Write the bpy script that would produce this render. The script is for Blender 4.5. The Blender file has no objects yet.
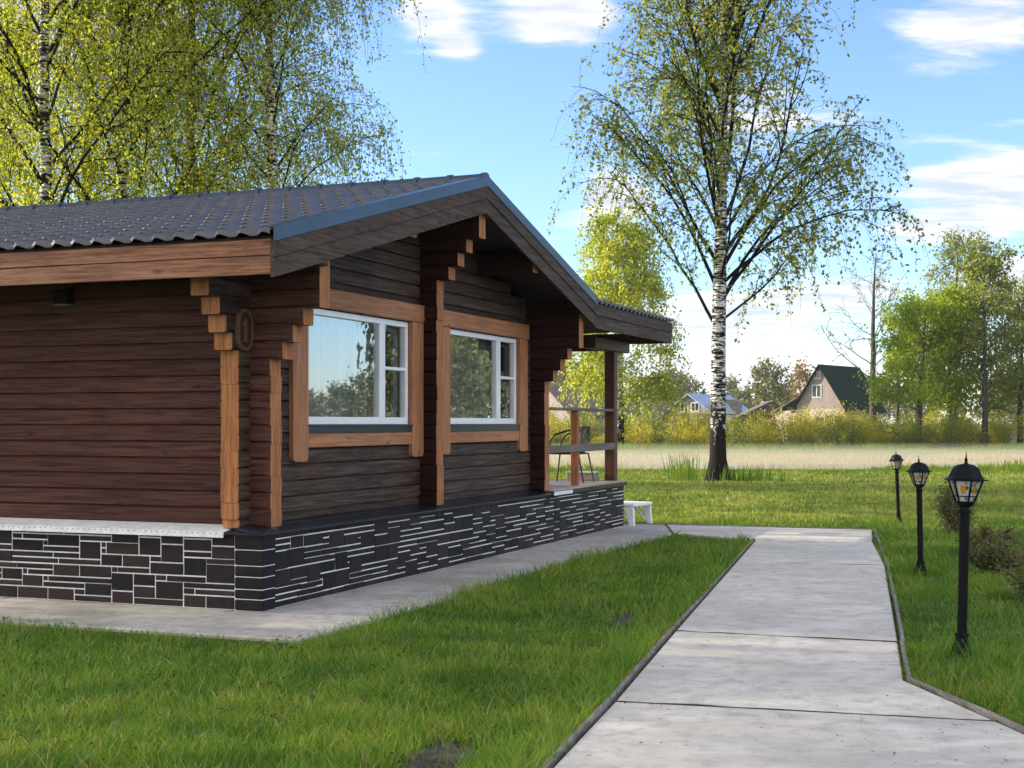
import bpy, bmesh, math, random
import numpy as np
from mathutils import Vector, Matrix
R = math.radians
scene = bpy.context.scene
COL = scene.collection
rnd = random.Random(11)
PI = math.pi

# ------------------------------------------------------------------ helpers
def link(o, parent=None):
    COL.objects.link(o)
    if parent is not None: o.parent = parent
    return o
def empty(name, loc=(0,0,0), rz=0.0):
    o = bpy.data.objects.new(name, None); o.empty_display_size = .2
    o.location = loc; o.rotation_euler = (0,0,rz)
    return link(o)
def tag(o, label, cat, group=None):
    o['label'] = label; o['category'] = cat
    if group: o['group'] = group
    return o
def kind(o, k): o['kind'] = k; return o
def copy_tree(o, parent=None):
    c = o.copy(); COL.objects.link(c)
    if parent is not None: c.parent = parent
    for ch in o.children: copy_tree(ch, c)
    return c

class MB:
    def __init__(s): s.v=[]; s.f=[]; s.m=[]
    def add(s, vs, fs, m=0):
        n=len(s.v); s.v += [tuple(p) for p in vs]
        for f in fs: s.f.append([i+n for i in f]); s.m.append(m)
    def box(s, x0,x1,y0,y1,z0,z1, m=0, c=0.0):
        if c<=0:
            vs=[(x0,y0,z0),(x1,y0,z0),(x1,y1,z0),(x0,y1,z0),(x0,y0,z1),(x1,y0,z1),(x1,y1,z1),(x0,y1,z1)]
            s.add(vs,[(0,3,2,1),(4,5,6,7),(0,1,5,4),(1,2,6,5),(2,3,7,6),(3,0,4,7)],m)
        else: s.cbox((x0,x1),(y0,y1),(z0,z1),c,m)
    def cbox(s, X,Y,Z,c,m=0, M=None):
        # chamfered box
        bm=bmesh.new(); r=bmesh.ops.create_cube(bm,size=1)
        sx,sy,sz=X[1]-X[0],Y[1]-Y[0],Z[1]-Z[0]
        for v in bm.verts: v.co=Vector(((X[0]+X[1])/2+v.co.x*sx,(Y[0]+Y[1])/2+v.co.y*sy,(Z[0]+Z[1])/2+v.co.z*sz))
        bmesh.ops.bevel(bm,geom=bm.edges[:],offset=min(c,.45*min(sx,sy,sz)),segments=1,affect='EDGES')
        s.addbm(bm,m,M)
    def addbm(s,bm,m=0,M=None):
        bm.verts.index_update()
        vs=[(M@v.co if M else v.co) for v in bm.verts]
        s.add(vs,[[v.index for v in f.verts] for f in bm.faces],m); bm.free()
    def prism(s, pts2, fn, d0, d1, m=0, mcap=None):
        # pts2: polygon; fn(p,d)->xyz
        n=len(pts2); vs=[fn(p,d0) for p in pts2]+[fn(p,d1) for p in pts2]
        s.add(vs,[(i,(i+1)%n,(i+1)%n+n,i+n) for i in range(n)],m)
        s.add(vs,[tuple(range(n-1,-1,-1)),tuple(range(n,2*n))],m if mcap is None else mcap)
    def tube(s, pts, rad, n=8, m=0, cap=True):
        pts=[Vector(p) for p in pts]
        if not hasattr(rad,'__len__'): rad=[rad]*len(pts)
        vs=[]; up=Vector((0,0,1))
        t0=(pts[1]-pts[0]).normalized()
        a=t0.orthogonal().normalized()
        for i,p in enumerate(pts):
            t=(pts[min(i+1,len(pts)-1)]-pts[max(i-1,0)]).normalized()
            a=(a-t*a.dot(t)).normalized(); b=t.cross(a)
            for k in range(n):
                th=2*PI*k/n; vs.append(p+(a*math.cos(th)+b*math.sin(th))*rad[i])
        fs=[]
        for i in range(len(pts)-1):
            for k in range(n):
                fs.append((i*n+k,i*n+(k+1)%n,(i+1)*n+(k+1)%n,(i+1)*n+k))
        if cap: fs+= [tuple(range(n-1,-1,-1)),tuple(range((len(pts)-1)*n,len(pts)*n))]
        s.add(vs,fs,m)
    def lathe(s, prof, n=16, m=0, cx=0, cy=0):
        vs=[(cx+r*math.cos(2*PI*k/n),cy+r*math.sin(2*PI*k/n),z) for r,z in prof for k in range(n)]
        fs=[(i*n+k,i*n+(k+1)%n,(i+1)*n+(k+1)%n,(i+1)*n+k) for i in range(len(prof)-1) for k in range(n)]
        fs+=[tuple(range(n-1,-1,-1)),tuple(range((len(prof)-1)*n,len(prof)*n))]
        s.add(vs,fs,m)
    def build(s, name, mats, parent=None, smooth=False, fixn=True):
        me=bpy.data.meshes.new(name)
        me.from_pydata(s.v,[],s.f)
        if not isinstance(mats,(list,tuple)): mats=[mats]
        for mt in mats: me.materials.append(mt)
        me.polygons.foreach_set('material_index',s.m)
        if fixn:
            bm=bmesh.new(); bm.from_mesh(me); bmesh.ops.recalc_face_normals(bm,faces=bm.faces[:]); bm.to_mesh(me); bm.free()
        if smooth: me.polygons.foreach_set('use_smooth',[True]*len(me.polygons))
        me.update()
        return link(bpy.data.objects.new(name,me),parent)

def np_mesh(name, V, F, mats, parent=None, attrs=None, smooth=False, midx=None):
    me=bpy.data.meshes.new(name)
    V=np.asarray(V,dtype=np.float32); F=np.asarray(F,dtype=np.int32); k=F.shape[1]
    me.vertices.add(len(V)); me.vertices.foreach_set('co',V.ravel())
    me.loops.add(F.size); me.loops.foreach_set('vertex_index',F.ravel())
    me.polygons.add(len(F)); me.polygons.foreach_set('loop_start',np.arange(0,F.size,k,dtype=np.int32))
    if not isinstance(mats,(list,tuple)): mats=[mats]
    for mt in mats: me.materials.append(mt)
    if midx is not None: me.polygons.foreach_set('material_index',np.asarray(midx,dtype=np.int32))
    if smooth: me.polygons.foreach_set('use_smooth',np.ones(len(F),dtype=bool))
    me.update(calc_edges=True)
    if attrs:
        for nm,(dom,arr) in attrs.items():
            a=me.attributes.new(nm,'FLOAT',dom); a.data.foreach_set('value',np.asarray(arr,dtype=np.float32))
    return link(bpy.data.objects.new(name,me),parent)

# ------------------------------------------------------------------ node helpers
class NT:
    def __init__(s,tree): s.t=tree; s.n=tree.nodes; s.l=tree.links
    def new(s,t,**kw):
        nd=s.n.new(t)
        for k,v in kw.items(): setattr(nd,k,v)
        return nd
    def set(s,sock,val):
        if hasattr(val,'is_output'): s.l.new(val,sock)
        elif val is not None: sock.default_value=val
    def math(s,op,a,b=None,c=None,clamp=False):
        nd=s.new('ShaderNodeMath',operation=op,use_clamp=clamp)
        s.set(nd.inputs[0],a)
        if b is not None: s.set(nd.inputs[1],b)
        if c is not None: s.set(nd.inputs[2],c)
        return nd.outputs[0]
    def mix(s,f,a,b,mode='MIX'):
        nd=s.new('ShaderNodeMix',data_type='RGBA',blend_type=mode)
        s.set(nd.inputs[0],f); s.set(nd.inputs[6],a if hasattr(a,'is_output') else (*a,1)); s.set(nd.inputs[7],b if hasattr(b,'is_output') else (*b,1))
        return nd.outputs[2]
    def noise(s,vec,scale=5,detail=4,rough=.55,dist=0):
        nd=s.new('ShaderNodeTexNoise'); s.set(nd.inputs['Vector'],vec)
        nd.inputs['Scale'].default_value=scale; nd.inputs['Detail'].default_value=detail
        nd.inputs['Roughness'].default_value=rough; nd.inputs['Distortion'].default_value=dist
        return nd.outputs[0]
    def mapping(s,vec,scale=(1,1,1),loc=(0,0,0),rot=(0,0,0)):
        nd=s.new('ShaderNodeMapping'); s.set(nd.inputs[0],vec)
        nd.inputs['Scale'].default_value=scale; nd.inputs['Location'].default_value=loc; nd.inputs['Rotation'].default_value=rot
        return nd.outputs[0]
    def ramp(s,f,lo,hi,smooth=True):
        nd=s.new('ShaderNodeMapRange',interpolation_type='SMOOTHSTEP' if smooth else 'LINEAR')
        s.set(nd.inputs[0],f); nd.inputs[1].default_value=lo; nd.inputs[2].default_value=hi
        return nd.outputs[0]
    def obj(s): return s.new('ShaderNodeTexCoord').outputs['Object']
    def pos(s): return s.new('ShaderNodeNewGeometry').outputs['Position']
    def attr(s,name):
        return s.new('ShaderNodeAttribute',attribute_name=name).outputs['Fac']
    def objrand(s): return s.new('ShaderNodeObjectInfo').outputs['Random']
    def bump(s,h,strength=.3,dist=.02):
        nd=s.new('ShaderNodeBump'); nd.inputs['Strength'].default_value=strength; nd.inputs['Distance'].default_value=dist
        s.set(nd.inputs['Height'],h); return nd.outputs[0]

def mat(name):
    m=bpy.data.materials.new(name); m.use_nodes=True
    nt=NT(m.node_tree); b=m.node_tree.nodes['Principled BSDF']
    return m,nt,b
def simple(name,col,rough=.6,metal=0,var=.25,scale=6,bump=.15,bscale=40,spec=.5):
    m,n,b=mat(name)
    o=n.obj(); f=n.noise(o,scale,5)
    c2=tuple(max(0,x*(1-var)) for x in col); c1=tuple(min(1,x*(1+var)) for x in col)
    n.set(b.inputs['Base Color'],n.mix(n.ramp(f,.3,.7),c2,c1))
    b.inputs['Roughness'].default_value=rough; b.inputs['Metallic'].default_value=metal
    b.inputs['Specular IOR Level'].default_value=spec
    if bump: n.set(b.inputs['Normal'],n.bump(n.noise(o,bscale,4),bump,.01))
    return m
def wood(name,dark,light,axis,rough=.65,knots=True,log=None,spec=.35,worn=None):
    m,n,b=mat(name); o=n.obj()
    sc={'x':(.9,20,20),'y':(20,.9,20),'z':(20,20,.9)}[axis]
    g=n.noise(n.mapping(o,sc),2.2,6,.62,.6)
    g2=n.noise(n.mapping(o,tuple(v*2.6 for v in sc)),3.5,4,.6)
    f=n.math('ADD',n.math('MULTIPLY',g,.7),n.math('MULTIPLY',g2,.3))
    col=n.mix(n.ramp(f,.39,.62),dark,light)
    big=n.noise(o,.9,3)
    col=n.mix(n.math('MULTIPLY',n.ramp(big,.4,.7),.35),col,tuple(v*.6 for v in dark))
    if worn:   # greyed, rain-worn patches, stretched along the grain
        w=n.noise(n.mapping(o,tuple(v*.9 for v in sc),(3,1,7)),1.6,6,.65)
        col=n.mix(n.math('MULTIPLY',n.ramp(w,.48,.62),.5),col,worn)
    if log:    # each log has its own tone
        at=n.attr('tone'); col=n.mix(n.math('MULTIPLY',at,log),col,tuple(v*.5 for v in dark))
    if knots:
        v=n.new('ShaderNodeTexVoronoi'); n.set(v.inputs['Vector'],n.mapping(o,tuple(.16*x if x>5 else 1.1*x for x in sc)))
        v.inputs['Scale'].default_value=1.5
        k=n.ramp(v.outputs['Distance'],.11,.04)
        col=n.mix(n.math('MULTIPLY',k,.7),col,tuple(v_*.35 for v_ in dark))
    n.set(b.inputs['Base Color'],col); b.inputs['Roughness'].default_value=rough
    b.inputs['Specular IOR Level'].default_value=spec
    n.set(b.inputs['Normal'],n.bump(f,.35,.01))
    return m
def leafmat(name,cols,transl=.5,tint=(1.25,1.2,.5)):
    m,n,b=mat(name); out=m.node_tree.nodes['Material Output']; m.node_tree.nodes.remove(b)
    a=n.attr('lv'); p=n.pos(); big=n.noise(p,.35,3)
    f=n.math('ADD',n.math('MULTIPLY',a,.65),n.math('MULTIPLY',n.ramp(big,.3,.7),.35))
    f=n.math('ADD',n.math('MULTIPLY',f,.85),n.math('MULTIPLY',n.objrand(),.15))
    c=n.mix(n.ramp(f,0,.55,False),cols[0],cols[1]); c=n.mix(n.ramp(f,.5,1,False),c,cols[2])
    d=n.new('ShaderNodeBsdfPrincipled'); n.set(d.inputs['Base Color'],c); d.inputs['Roughness'].default_value=.45; d.inputs['Specular IOR Level'].default_value=.35
    t=n.new('ShaderNodeBsdfTranslucent'); n.set(t.inputs[0],n.mix(1,c,tint,'MULTIPLY'))
    ms=n.new('ShaderNodeMixShader'); ms.inputs[0].default_value=transl
    n.l.new(d.outputs[0],ms.inputs[1]); n.l.new(t.outputs[0],ms.inputs[2]); n.l.new(ms.outputs[0],out.inputs[0])
    return m

# ------------------------------------------------------------------ camera & view
FPX=1400.0; EYE=1.6
cam=bpy.data.cameras.new('camera'); cam.sensor_width=36; cam.lens=FPX/1024*36
cam.shift_y=(423-384)/1024; cam.clip_end=5000; cam.clip_start=.05
co=link(bpy.data.objects.new('camera',cam)); co.location=(0,0,EYE); co.rotation_euler=(R(90),0,0)
scene.camera=co
scene.view_settings.view_transform='Standard'; scene.view_settings.look='None'
scene.view_settings.exposure=1.55; scene.view_settings.gamma=1
scene.view_settings.use_curve_mapping=False
try:
    scene.cycles.max_bounces=6; scene.cycles.diffuse_bounces=3; scene.cycles.glossy_bounces=3; scene.cycles.transparent_max_bounces=10; scene.cycles.volume_bounces=1
    scene.cycles.caustics_reflective=False; scene.cycles.caustics_refractive=False
except Exception: pass

# ------------------------------------------------------------------ light and sky
SUN_EL=R(17); SUN_AZ=R(-76)    # azimuth from +Y towards +X (so: far left, a little ahead)
sd=Vector((math.sin(SUN_AZ)*math.cos(SUN_EL),math.cos(SUN_AZ)*math.cos(SUN_EL),math.sin(SUN_EL)))
sl=bpy.data.lights.new('sun','SUN'); sl.energy=4.2; sl.angle=R(.6); sl.color=(1,.86,.66)
so=link(bpy.data.objects.new('sun',sl)); so.rotation_euler=(-sd).to_track_quat('-Z','Y').to_euler(); so.location=(-30,20,30)
w=bpy.data.worlds.new('World'); scene.world=w; w.use_nodes=True
n=NT(w.node_tree); bg=w.node_tree.nodes['Background']; wo=w.node_tree.nodes['World Output']
sky=n.new('ShaderNodeTexSky',sky_type='NISHITA'); sky.sun_disc=False; sky.sun_elevation=SUN_EL; sky.sun_rotation=SUN_AZ
sky.air_density=1.0; sky.dust_density=.15; sky.ozone_density=3.0; sky.altitude=100
SKY_STR=.10
n.set(bg.inputs[0],n.mix(1,sky.outputs[0],(.90,.94,1.12),'MULTIPLY')); bg.inputs[1].default_value=SKY_STR
gen=n.new('ShaderNodeTexCoord').outputs['Generated']
sep=n.new('ShaderNodeSeparateXYZ'); n.l.new(gen,sep.inputs[0]); dx,dy,dz=sep.outputs
zz=n.math('ADD',n.math('MAXIMUM',dz,0),.10)
comb=n.new('ShaderNodeCombineXYZ'); n.set(comb.inputs[0],n.math('DIVIDE',dx,zz)); n.set(comb.inputs[1],n.math('DIVIDE',dy,zz)); comb.inputs[2].default_value=0
nz=n.noise(n.mapping(comb.outputs[0],(1,1.5,1),(3.1,.4,0)),1.1,9,.58,.35)
fine=n.noise(n.mapping(comb.outputs[0],(1,2.2,1),(1.7,5.2,0)),4.0,8,.62,.3)
def blob(az,el,wa,we):   # a bank of cloud at a compass direction
    c=Vector((math.sin(R(az))*math.cos(R(el)),math.cos(R(az))*math.cos(R(el)),math.sin(R(el))))
    right=Vector((math.cos(R(az)),-math.sin(R(az)),0)); up=right.cross(c)
    def dot(v):
        nd=n.new('ShaderNodeVectorMath',operation='DOT_PRODUCT'); n.l.new(gen,nd.inputs[0]); nd.inputs[1].default_value=v; return nd.outputs['Value']
    a=n.math('DIVIDE',dot(right),math.sin(R(wa))); b=n.math('DIVIDE',dot(up),math.sin(R(we)))
    b=n.math('SUBTRACT',b,dot(c)) if False else n.math('DIVIDE',n.math('SUBTRACT',dot(up),0),math.sin(R(we)))
    q=n.math('ADD',n.math('MULTIPLY',a,a),n.math('MULTIPLY',b,b))
    g=n.math('EXPONENT',n.math('MULTIPLY',q,-1.0))
    return n.math('MULTIPLY',g,n.math('GREATER_THAN',dot(c),0))
banks=[(2.0,16.2,1.9,1.0,.34),(-3.3,16.3,1.1,.8,.26),(-2.2,15.0,.9,.5,.18),(4.2,9.2,1.6,1.1,.26),(18.5,15.0,3.6,1.8,.20),(18.8,9.3,3.2,.9,.42),(17.5,7.6,3.0,.7,.30),
       (9.0,4.3,5.0,1.3,.24),(20,5.5,2.4,1.0,.25),(7,2.2,9,.9,.16),(-20,16.5,5,3,.25),(10,12,3,1.5,.10),(13.5,5.2,2,.7,.2)]
tot=None
for az,el,wa,we,amp in banks:
    g=n.math('MULTIPLY',blob(az,el,wa,we),amp+.08); tot=g if tot is None else n.math('ADD',tot,g)
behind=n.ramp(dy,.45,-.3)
fill_cloud=n.math('MULTIPLY',behind,.24)  # extra cloud added behind the camera to fill the shaded side
dens=n.math('ADD',n.math('ADD',n.math('ADD',n.math('MULTIPLY',nz,.62),n.math('MULTIPLY',fine,.38)),tot),fill_cloud)
cl=n.ramp(dens,.575,.76)
shade=n.ramp(n.math('SUBTRACT',fine,n.math('MULTIPLY',tot,.3)),.25,.62)
cb=n.new('ShaderNodeBackground'); n.set(cb.inputs[0],n.mix(shade,(.60,.66,.78),(1,.96,.93)))
n.set(cb.inputs[1],n.math('ADD',.43,n.math('MULTIPLY',behind,.26)))  # cloud made brighter behind the camera, as added fill light
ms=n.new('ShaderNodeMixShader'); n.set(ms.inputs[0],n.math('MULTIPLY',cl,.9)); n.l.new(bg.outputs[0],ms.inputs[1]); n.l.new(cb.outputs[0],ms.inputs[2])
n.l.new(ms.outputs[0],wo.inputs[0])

# ------------------------------------------------------------------ site frame: house axes
P0=Vector((-2.116,11.85,0)); UV=(Vector((.3642,.9313,0)),Vector((-.9313,.3642,0))); HROT=math.atan2(.9313,.3642)
def hw(a,b,z=0): return P0+UV[0]*a+UV[1]*b+Vector((0,0,z))
def px(x,y,Y=None,z=0):  # ground point / point at depth used while surveying the place
    if Y is None: Y=(EYE-z)*FPX/(y-423)
    return Vector(((x-512)/FPX*Y,Y,EYE-(y-423)/FPX*Y))

# ------------------------------------------------------------------ materials
M={}
M['log_side']=wood('stained_log',(.046,.017,.012),(.135,.053,.040),'y',.7,log=.4,worn=(.13,.058,.046),spec=.18)
M['log_gable']=wood('weathered_log',(.030,.016,.010),(.098,.058,.040),'x',.7,log=.6,worn=(.15,.115,.095),spec=.2)
M['log_side_shaded']=wood('shaded_log',(.018,.006,.004),(.045,.015,.010),'y',.75,log=.5,spec=.1)  # darker copy of the side log: shade under the roof put into its colour
M['endgrain']=wood('log_end',(.24,.085,.030),(.50,.205,.070),'z',.7,knots=False)
M['casing']=wood('window_casing',(.27,.105,.040),(.47,.21,.088),'z',.6)
M['casing_h']=wood('window_casing_across',(.27,.105,.040),(.47,.21,.088),'x',.6)
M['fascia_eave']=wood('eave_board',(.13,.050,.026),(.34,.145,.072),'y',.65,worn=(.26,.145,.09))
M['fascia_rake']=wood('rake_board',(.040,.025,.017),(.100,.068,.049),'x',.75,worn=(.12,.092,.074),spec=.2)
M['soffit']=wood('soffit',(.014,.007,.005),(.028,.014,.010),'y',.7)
M['post']=wood('post_wood',(.055,.019,.012),(.115,.042,.025),'z',.5)
M['baluster']=wood('rail_post_wood',(.20,.06,.025),(.34,.12,.05),'z',.5)
M['rail']=wood('rail_wood',(.11,.085,.07),(.20,.16,.135),'x',.6)
M['pfloor']=wood('porch_floor',(.36,.30,.24),(.50,.43,.36),'x',.6)
M['tile']=simple('metal_tile',(.078,.073,.080),.5,.0,.2,3,.0,60,.55)
M['ridge']=simple('ridge_metal',(.045,.058,.075),.4,.35,.15,3,.0)
M['trim']=simple('metal_trim',(.030,.052,.085),.32,.45,.15,3,.0)
M['ledge']=simple('metal_ledge',(.030,.036,.055),.22,.5,.2,4,.0)
M['white_pvc']=simple('white_pvc',(.78,.80,.83),.3,0,.04,6,.0)
M['strip']=simple('white_strip',(.72,.72,.70),.5,0,.12,14,.1)
M['black']=simple('black_paint',(.005,.005,.006),.5,0,.3,12,.12,90,.10)
M['black_metal']=simple('black_metal',(.013,.012,.012),.4,.0,.3,20,.05)
M['mortar']=simple('mortar',(.74,.73,.70),.9,0,.12,20,.2)
M['stone_col']=simple('corner_stone',(.009,.007,.008),.55,0,.4,8,.3,25,.16)
def stone_mat():
    m,nn,b=mat('plinth_stone'); o=nn.obj()
    c=nn.mix(nn.attr('tone'),(.005,.004,.006),(.027,.017,.016))
    c=nn.mix(nn.math('MULTIPLY',nn.ramp(nn.noise(o,14,5),.45,.75),.6),c,(.028,.020,.019))
    nn.set(b.inputs['Base Color'],c); b.inputs['Roughness'].default_value=.55; b.inputs['Specular IOR Level'].default_value=.16
    nn.set(b.inputs['Normal'],nn.bump(nn.noise(nn.mapping(o,(1,1,2.2)),16,6,.65),.35,.012)); return m
M['stone']=stone_mat()
def concrete_mat(name,base,dark,stain):
    m,nn,b=mat(name); p=nn.pos()
    a=nn.noise(p,1.1,6,.6,.4); f=nn.noise(p,7,6,.65); s=nn.noise(nn.mapping(p,(1,1,1),(4,2,0)),.55,4,.6,1.0); g=nn.noise(p,90,3,.7)
    st=nn.noise(nn.mapping(p,(1.2,2.2,1),(1,7,0),(0,0,R(-15))),1.0,5,.6,.5)
    c=nn.mix(nn.ramp(a,.32,.68),dark,base)
    c=nn.mix(nn.math('MULTIPLY',nn.ramp(f,.45,.64),.65),c,tuple(v*.72 for v in dark))
    c=nn.mix(nn.math('MULTIPLY',nn.ramp(s,.47,.66),.5),c,stain)
    c=nn.mix(nn.math('MULTIPLY',nn.ramp(st,.5,.68),.42),c,tuple(min(1,v*1.2) for v in base))
    c=nn.mix(nn.math('MULTIPLY',nn.ramp(g,.52,.75),.45),c,tuple(v*.5 for v in dark))
    sp=nn.new('ShaderNodeTexVoronoi'); nn.set(sp.inputs['Vector'],p); sp.inputs['Scale'].default_value=2.3
    c=nn.mix(nn.math('MULTIPLY',nn.ramp(sp.outputs['Distance'],.045,.02),.7),c,(.10,.085,.07))
    nn.set(b.inputs['Base Color'],c)
    nn.set(b.inputs['Roughness'],nn.math('SUBTRACT',.82,nn.math('MULTIPLY',nn.ramp(s,.45,.7),.22)))
    nn.set(b.inputs['Normal'],nn.bump(nn.math('ADD',nn.math('MULTIPLY',f,.6),nn.math('MULTIPLY',g,.5)),.25,.01)); return m
M['concrete']=concrete_mat('path_concrete',(.66,.60,.50),(.52,.47,.39),(.40,.355,.29))
M['apron']=concrete_mat('apron_concrete',(.52,.485,.43),(.38,.35,.31),(.27,.24,.20))
M['edging']=wood('edging_board',(.12,.10,.08),(.27,.235,.20),'y',.8,worn=(.33,.30,.27))
M['soil']=simple('bare_soil',(.040,.027,.017),.95,0,.45,9,.8,35)
def ground_mat():
    m,nn,b=mat('lawn_ground'); p=nn.pos()
    a=nn.noise(p,.35,5,.6); f=nn.noise(p,6,6,.7); g=nn.noise(p,60,3,.7)
    c=nn.mix(nn.ramp(a,.35,.65),(.045,.085,.014),(.075,.115,.018))
    c=nn.mix(nn.math('MULTIPLY',nn.ramp(f,.45,.7),.6),c,(.035,.045,.012))
    c=nn.mix(nn.math('MULTIPLY',nn.ramp(g,.5,.75),.5),c,(.03,.05,.01))
    nn.set(b.inputs['Base Color'],c); b.inputs['Roughness'].default_value=.95; b.inputs['Specular IOR Level'].default_value=.1
    nn.set(b.inputs['Normal'],nn.bump(nn.math('ADD',f,g),.8,.05)); return m
M['ground']=ground_mat()
def grass_mat(name='grass_blades',ca=(.052,.140,.014),cb_=(.125,.245,.022),cc=(.27,.34,.05)):
    m,nn,b=mat(name); out=m.node_tree.nodes['Material Output']; m.node_tree.nodes.remove(b)
    p=nn.pos(); lv=nn.attr('lv'); big=nn.noise(p,.5,4,.6); med=nn.noise(nn.mapping(p,(1,1,0)),2.2,4)
    f=nn.math('ADD',nn.math('MULTIPLY',lv,.48),nn.math('ADD',nn.math('MULTIPLY',nn.ramp(big,.38,.62),.36),nn.math('MULTIPLY',nn.ramp(med,.38,.62),.26)))
    c=nn.mix(nn.ramp(f,.05,.5,False),ca,cb_); c=nn.mix(nn.ramp(f,.5,1,False),c,cc)
    dry=nn.math('GREATER_THAN',lv,.965); c=nn.mix(dry,c,(.42,.34,.16))
    d=nn.new('ShaderNodeBsdfPrincipled'); nn.set(d.inputs['Base Color'],c); d.inputs['Roughness'].default_value=.5; d.inputs['Specular IOR Level'].default_value=.25
    t=nn.new('ShaderNodeBsdfTranslucent'); nn.set(t.inputs[0],nn.mix(1,c,(1.3,1.15,.5),'MULTIPLY'))
    mx=nn.new('ShaderNodeMixShader'); mx.inputs[0].default_value=.4
    nn.l.new(d.outputs[0],mx.inputs[1]); nn.l.new(t.outputs[0],mx.inputs[2]); nn.l.new(mx.outputs[0],out.inputs[0]); return m
M['grass']=grass_mat(); M['meadow']=grass_mat('meadow_blades',(.085,.155,.028),(.185,.265,.046),(.38,.40,.11))
def birch_mat():
    m,nn,b=mat('birch_bark'); o=nn.obj(); s=nn.new('ShaderNodeSeparateXYZ'); nn.l.new(o,s.inputs[0])
    dash=nn.noise(nn.mapping(o,(1.6,1.6,9)),2.2,4,.6,.3)
    dash2=nn.noise(nn.mapping(o,(4,4,30),(3,1,2)),1.4,3,.6)
    blk=nn.math('MAXIMUM',nn.ramp(dash,.49,.53),nn.math('MULTIPLY',nn.ramp(dash2,.53,.57),.9))
    low=nn.math('ADD',nn.math('MULTIPLY',nn.noise(nn.mapping(o,(3,3,1.4)),2.2,5,.65),3.2),nn.math('MULTIPLY',s.outputs[2],-.55))
    blk=nn.math('MAXIMUM',blk,nn.ramp(low,.35,.75))
    up=nn.ramp(s.outputs[2],7,15); 
    blk=nn.math('MAXIMUM',blk,nn.math('MULTIPLY',up,.5))
    rad=nn.attr('thin'); blk=nn.math('MAXIMUM',blk,rad)
    c=nn.mix(blk,nn.mix(nn.noise(o,5,4),(.58,.56,.52),(.84,.83,.79)),(.010,.008,.007))
    nn.set(b.inputs['Base Color'],c); b.inputs['Roughness'].default_value=.85; b.inputs['Specular IOR Level'].default_value=.15
    nn.set(b.inputs['Normal'],nn.bump(nn.math('SUBTRACT',nn.noise(nn.mapping(o,(6,6,2)),3,5),blk),.5,.03)); return m
M['birch']=birch_mat()
M['bark']=simple('bark_brown',(.045,.036,.028),.85,0,.4,5,.6,14)
M['bark_grey']=simple('bark_grey',(.085,.078,.066),.85,0,.4,5,.6,14)
M['leaf_birch']=leafmat('birch_leaf',((.17,.23,.024),(.36,.41,.045),(.56,.54,.09)),.62)
M['leaf_main']=leafmat('sparse_birch_leaf',((.085,.135,.025),(.175,.225,.036),(.36,.35,.055)),.58)
M['leaf_bright']=leafmat('spring_leaf',((.13,.22,.012),(.25,.35,.018),(.40,.42,.03)),.55)
M['leaf_olive']=leafmat('olive_leaf',((.11,.155,.024),(.21,.25,.04),(.32,.32,.06)),.55)
M['leaf_shrub']=leafmat('willow_leaf',((.21,.23,.020),(.42,.39,.030),(.60,.50,.05)),.5)
M['leaf_shrub2']=leafmat('alder_leaf',((.11,.16,.020),(.21,.26,.03),(.36,.36,.05)),.5)
M['leaf_far']=leafmat('far_leaf',((.07,.09,.035),(.14,.15,.05),(.24,.22,.08)),.4)
M['leaf_conifer']=leafmat('needle',((.018,.035,.016),(.035,.055,.022),(.06,.075,.03)),.2)
M['leaf_rust']=leafmat('budding_leaf',((.16,.10,.035),(.26,.16,.06),(.32,.22,.09)),.4)
M['leaf_juniper']=leafmat('juniper_needle',((.06,.10,.022),(.14,.145,.042),(.30,.20,.08)),.4)

# ------------------------------------------------------------------ ground, pond, path
def poly_sheet(name,pts,z,m,k='structure'):
    me=bpy.data.meshes.new(name); me.from_pydata([(p[0],p[1],z) for p in pts],[],[list(range(len(pts)))]); me.materials.append(m)
    o=link(bpy.data.objects.new(name,me)); kind(o,k); return o
GZ=-.035
POND0,POND1=47.5,74.0
# ground: one sheet, dipping into a basin under the pond
def ground_sheet():
    ys=[-60,-20,-5,5,15,25,35,43,46.3,POND0,POND0+1.2,55,65,POND1-1,POND1+.3,77,82,90,120,180,300,700,2500]
    xs=[-2500,-600,-200,-90,-60]+list(range(-50,51,4))+[60,90,200,600,2500]
    V=[];idx={}
    rg=random.Random(4)
    for j,y in enumerate(ys):
        for i,x in enumerate(xs):
            z=GZ; yy=y
            if 5<j<17: yy+= .5*math.sin(x*.13)+.3*math.sin(x*.41+1)
            if POND0+.5<y<POND1-.5 and abs(x)<150: z=-.7
            if y>POND1: z=GZ+.02+(.10 if 76<y<100 else 0)
            if y>100: z=GZ
            V.append((x,yy,z))
    nx=len(xs); F=[(j*nx+i,j*nx+i+1,(j+1)*nx+i+1,(j+1)*nx+i) for j in range(len(ys)-1) for i in range(nx-1)]
    o=np_mesh('ground',V,F,M['ground']); kind(o,'structure')
ground_sheet()
m,nn,b=mat('pond_water'); b.inputs['Base Color'].default_value=(.10,.095,.06,1); b.inputs['Roughness'].default_value=.12; b.inputs['IOR'].default_value=1.33
p=nn.pos(); nn.set(b.inputs['Normal'],nn.bump(nn.noise(nn.mapping(p,(1,.4,1)),1.5,4),.12,.05))
M['water']=m
poly_sheet('pond',[(-150,POND0-1.5),(150,POND0-1.5),(150,POND1+1.5),(-150,POND1+1.5)],-.10,M['water'])
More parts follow.
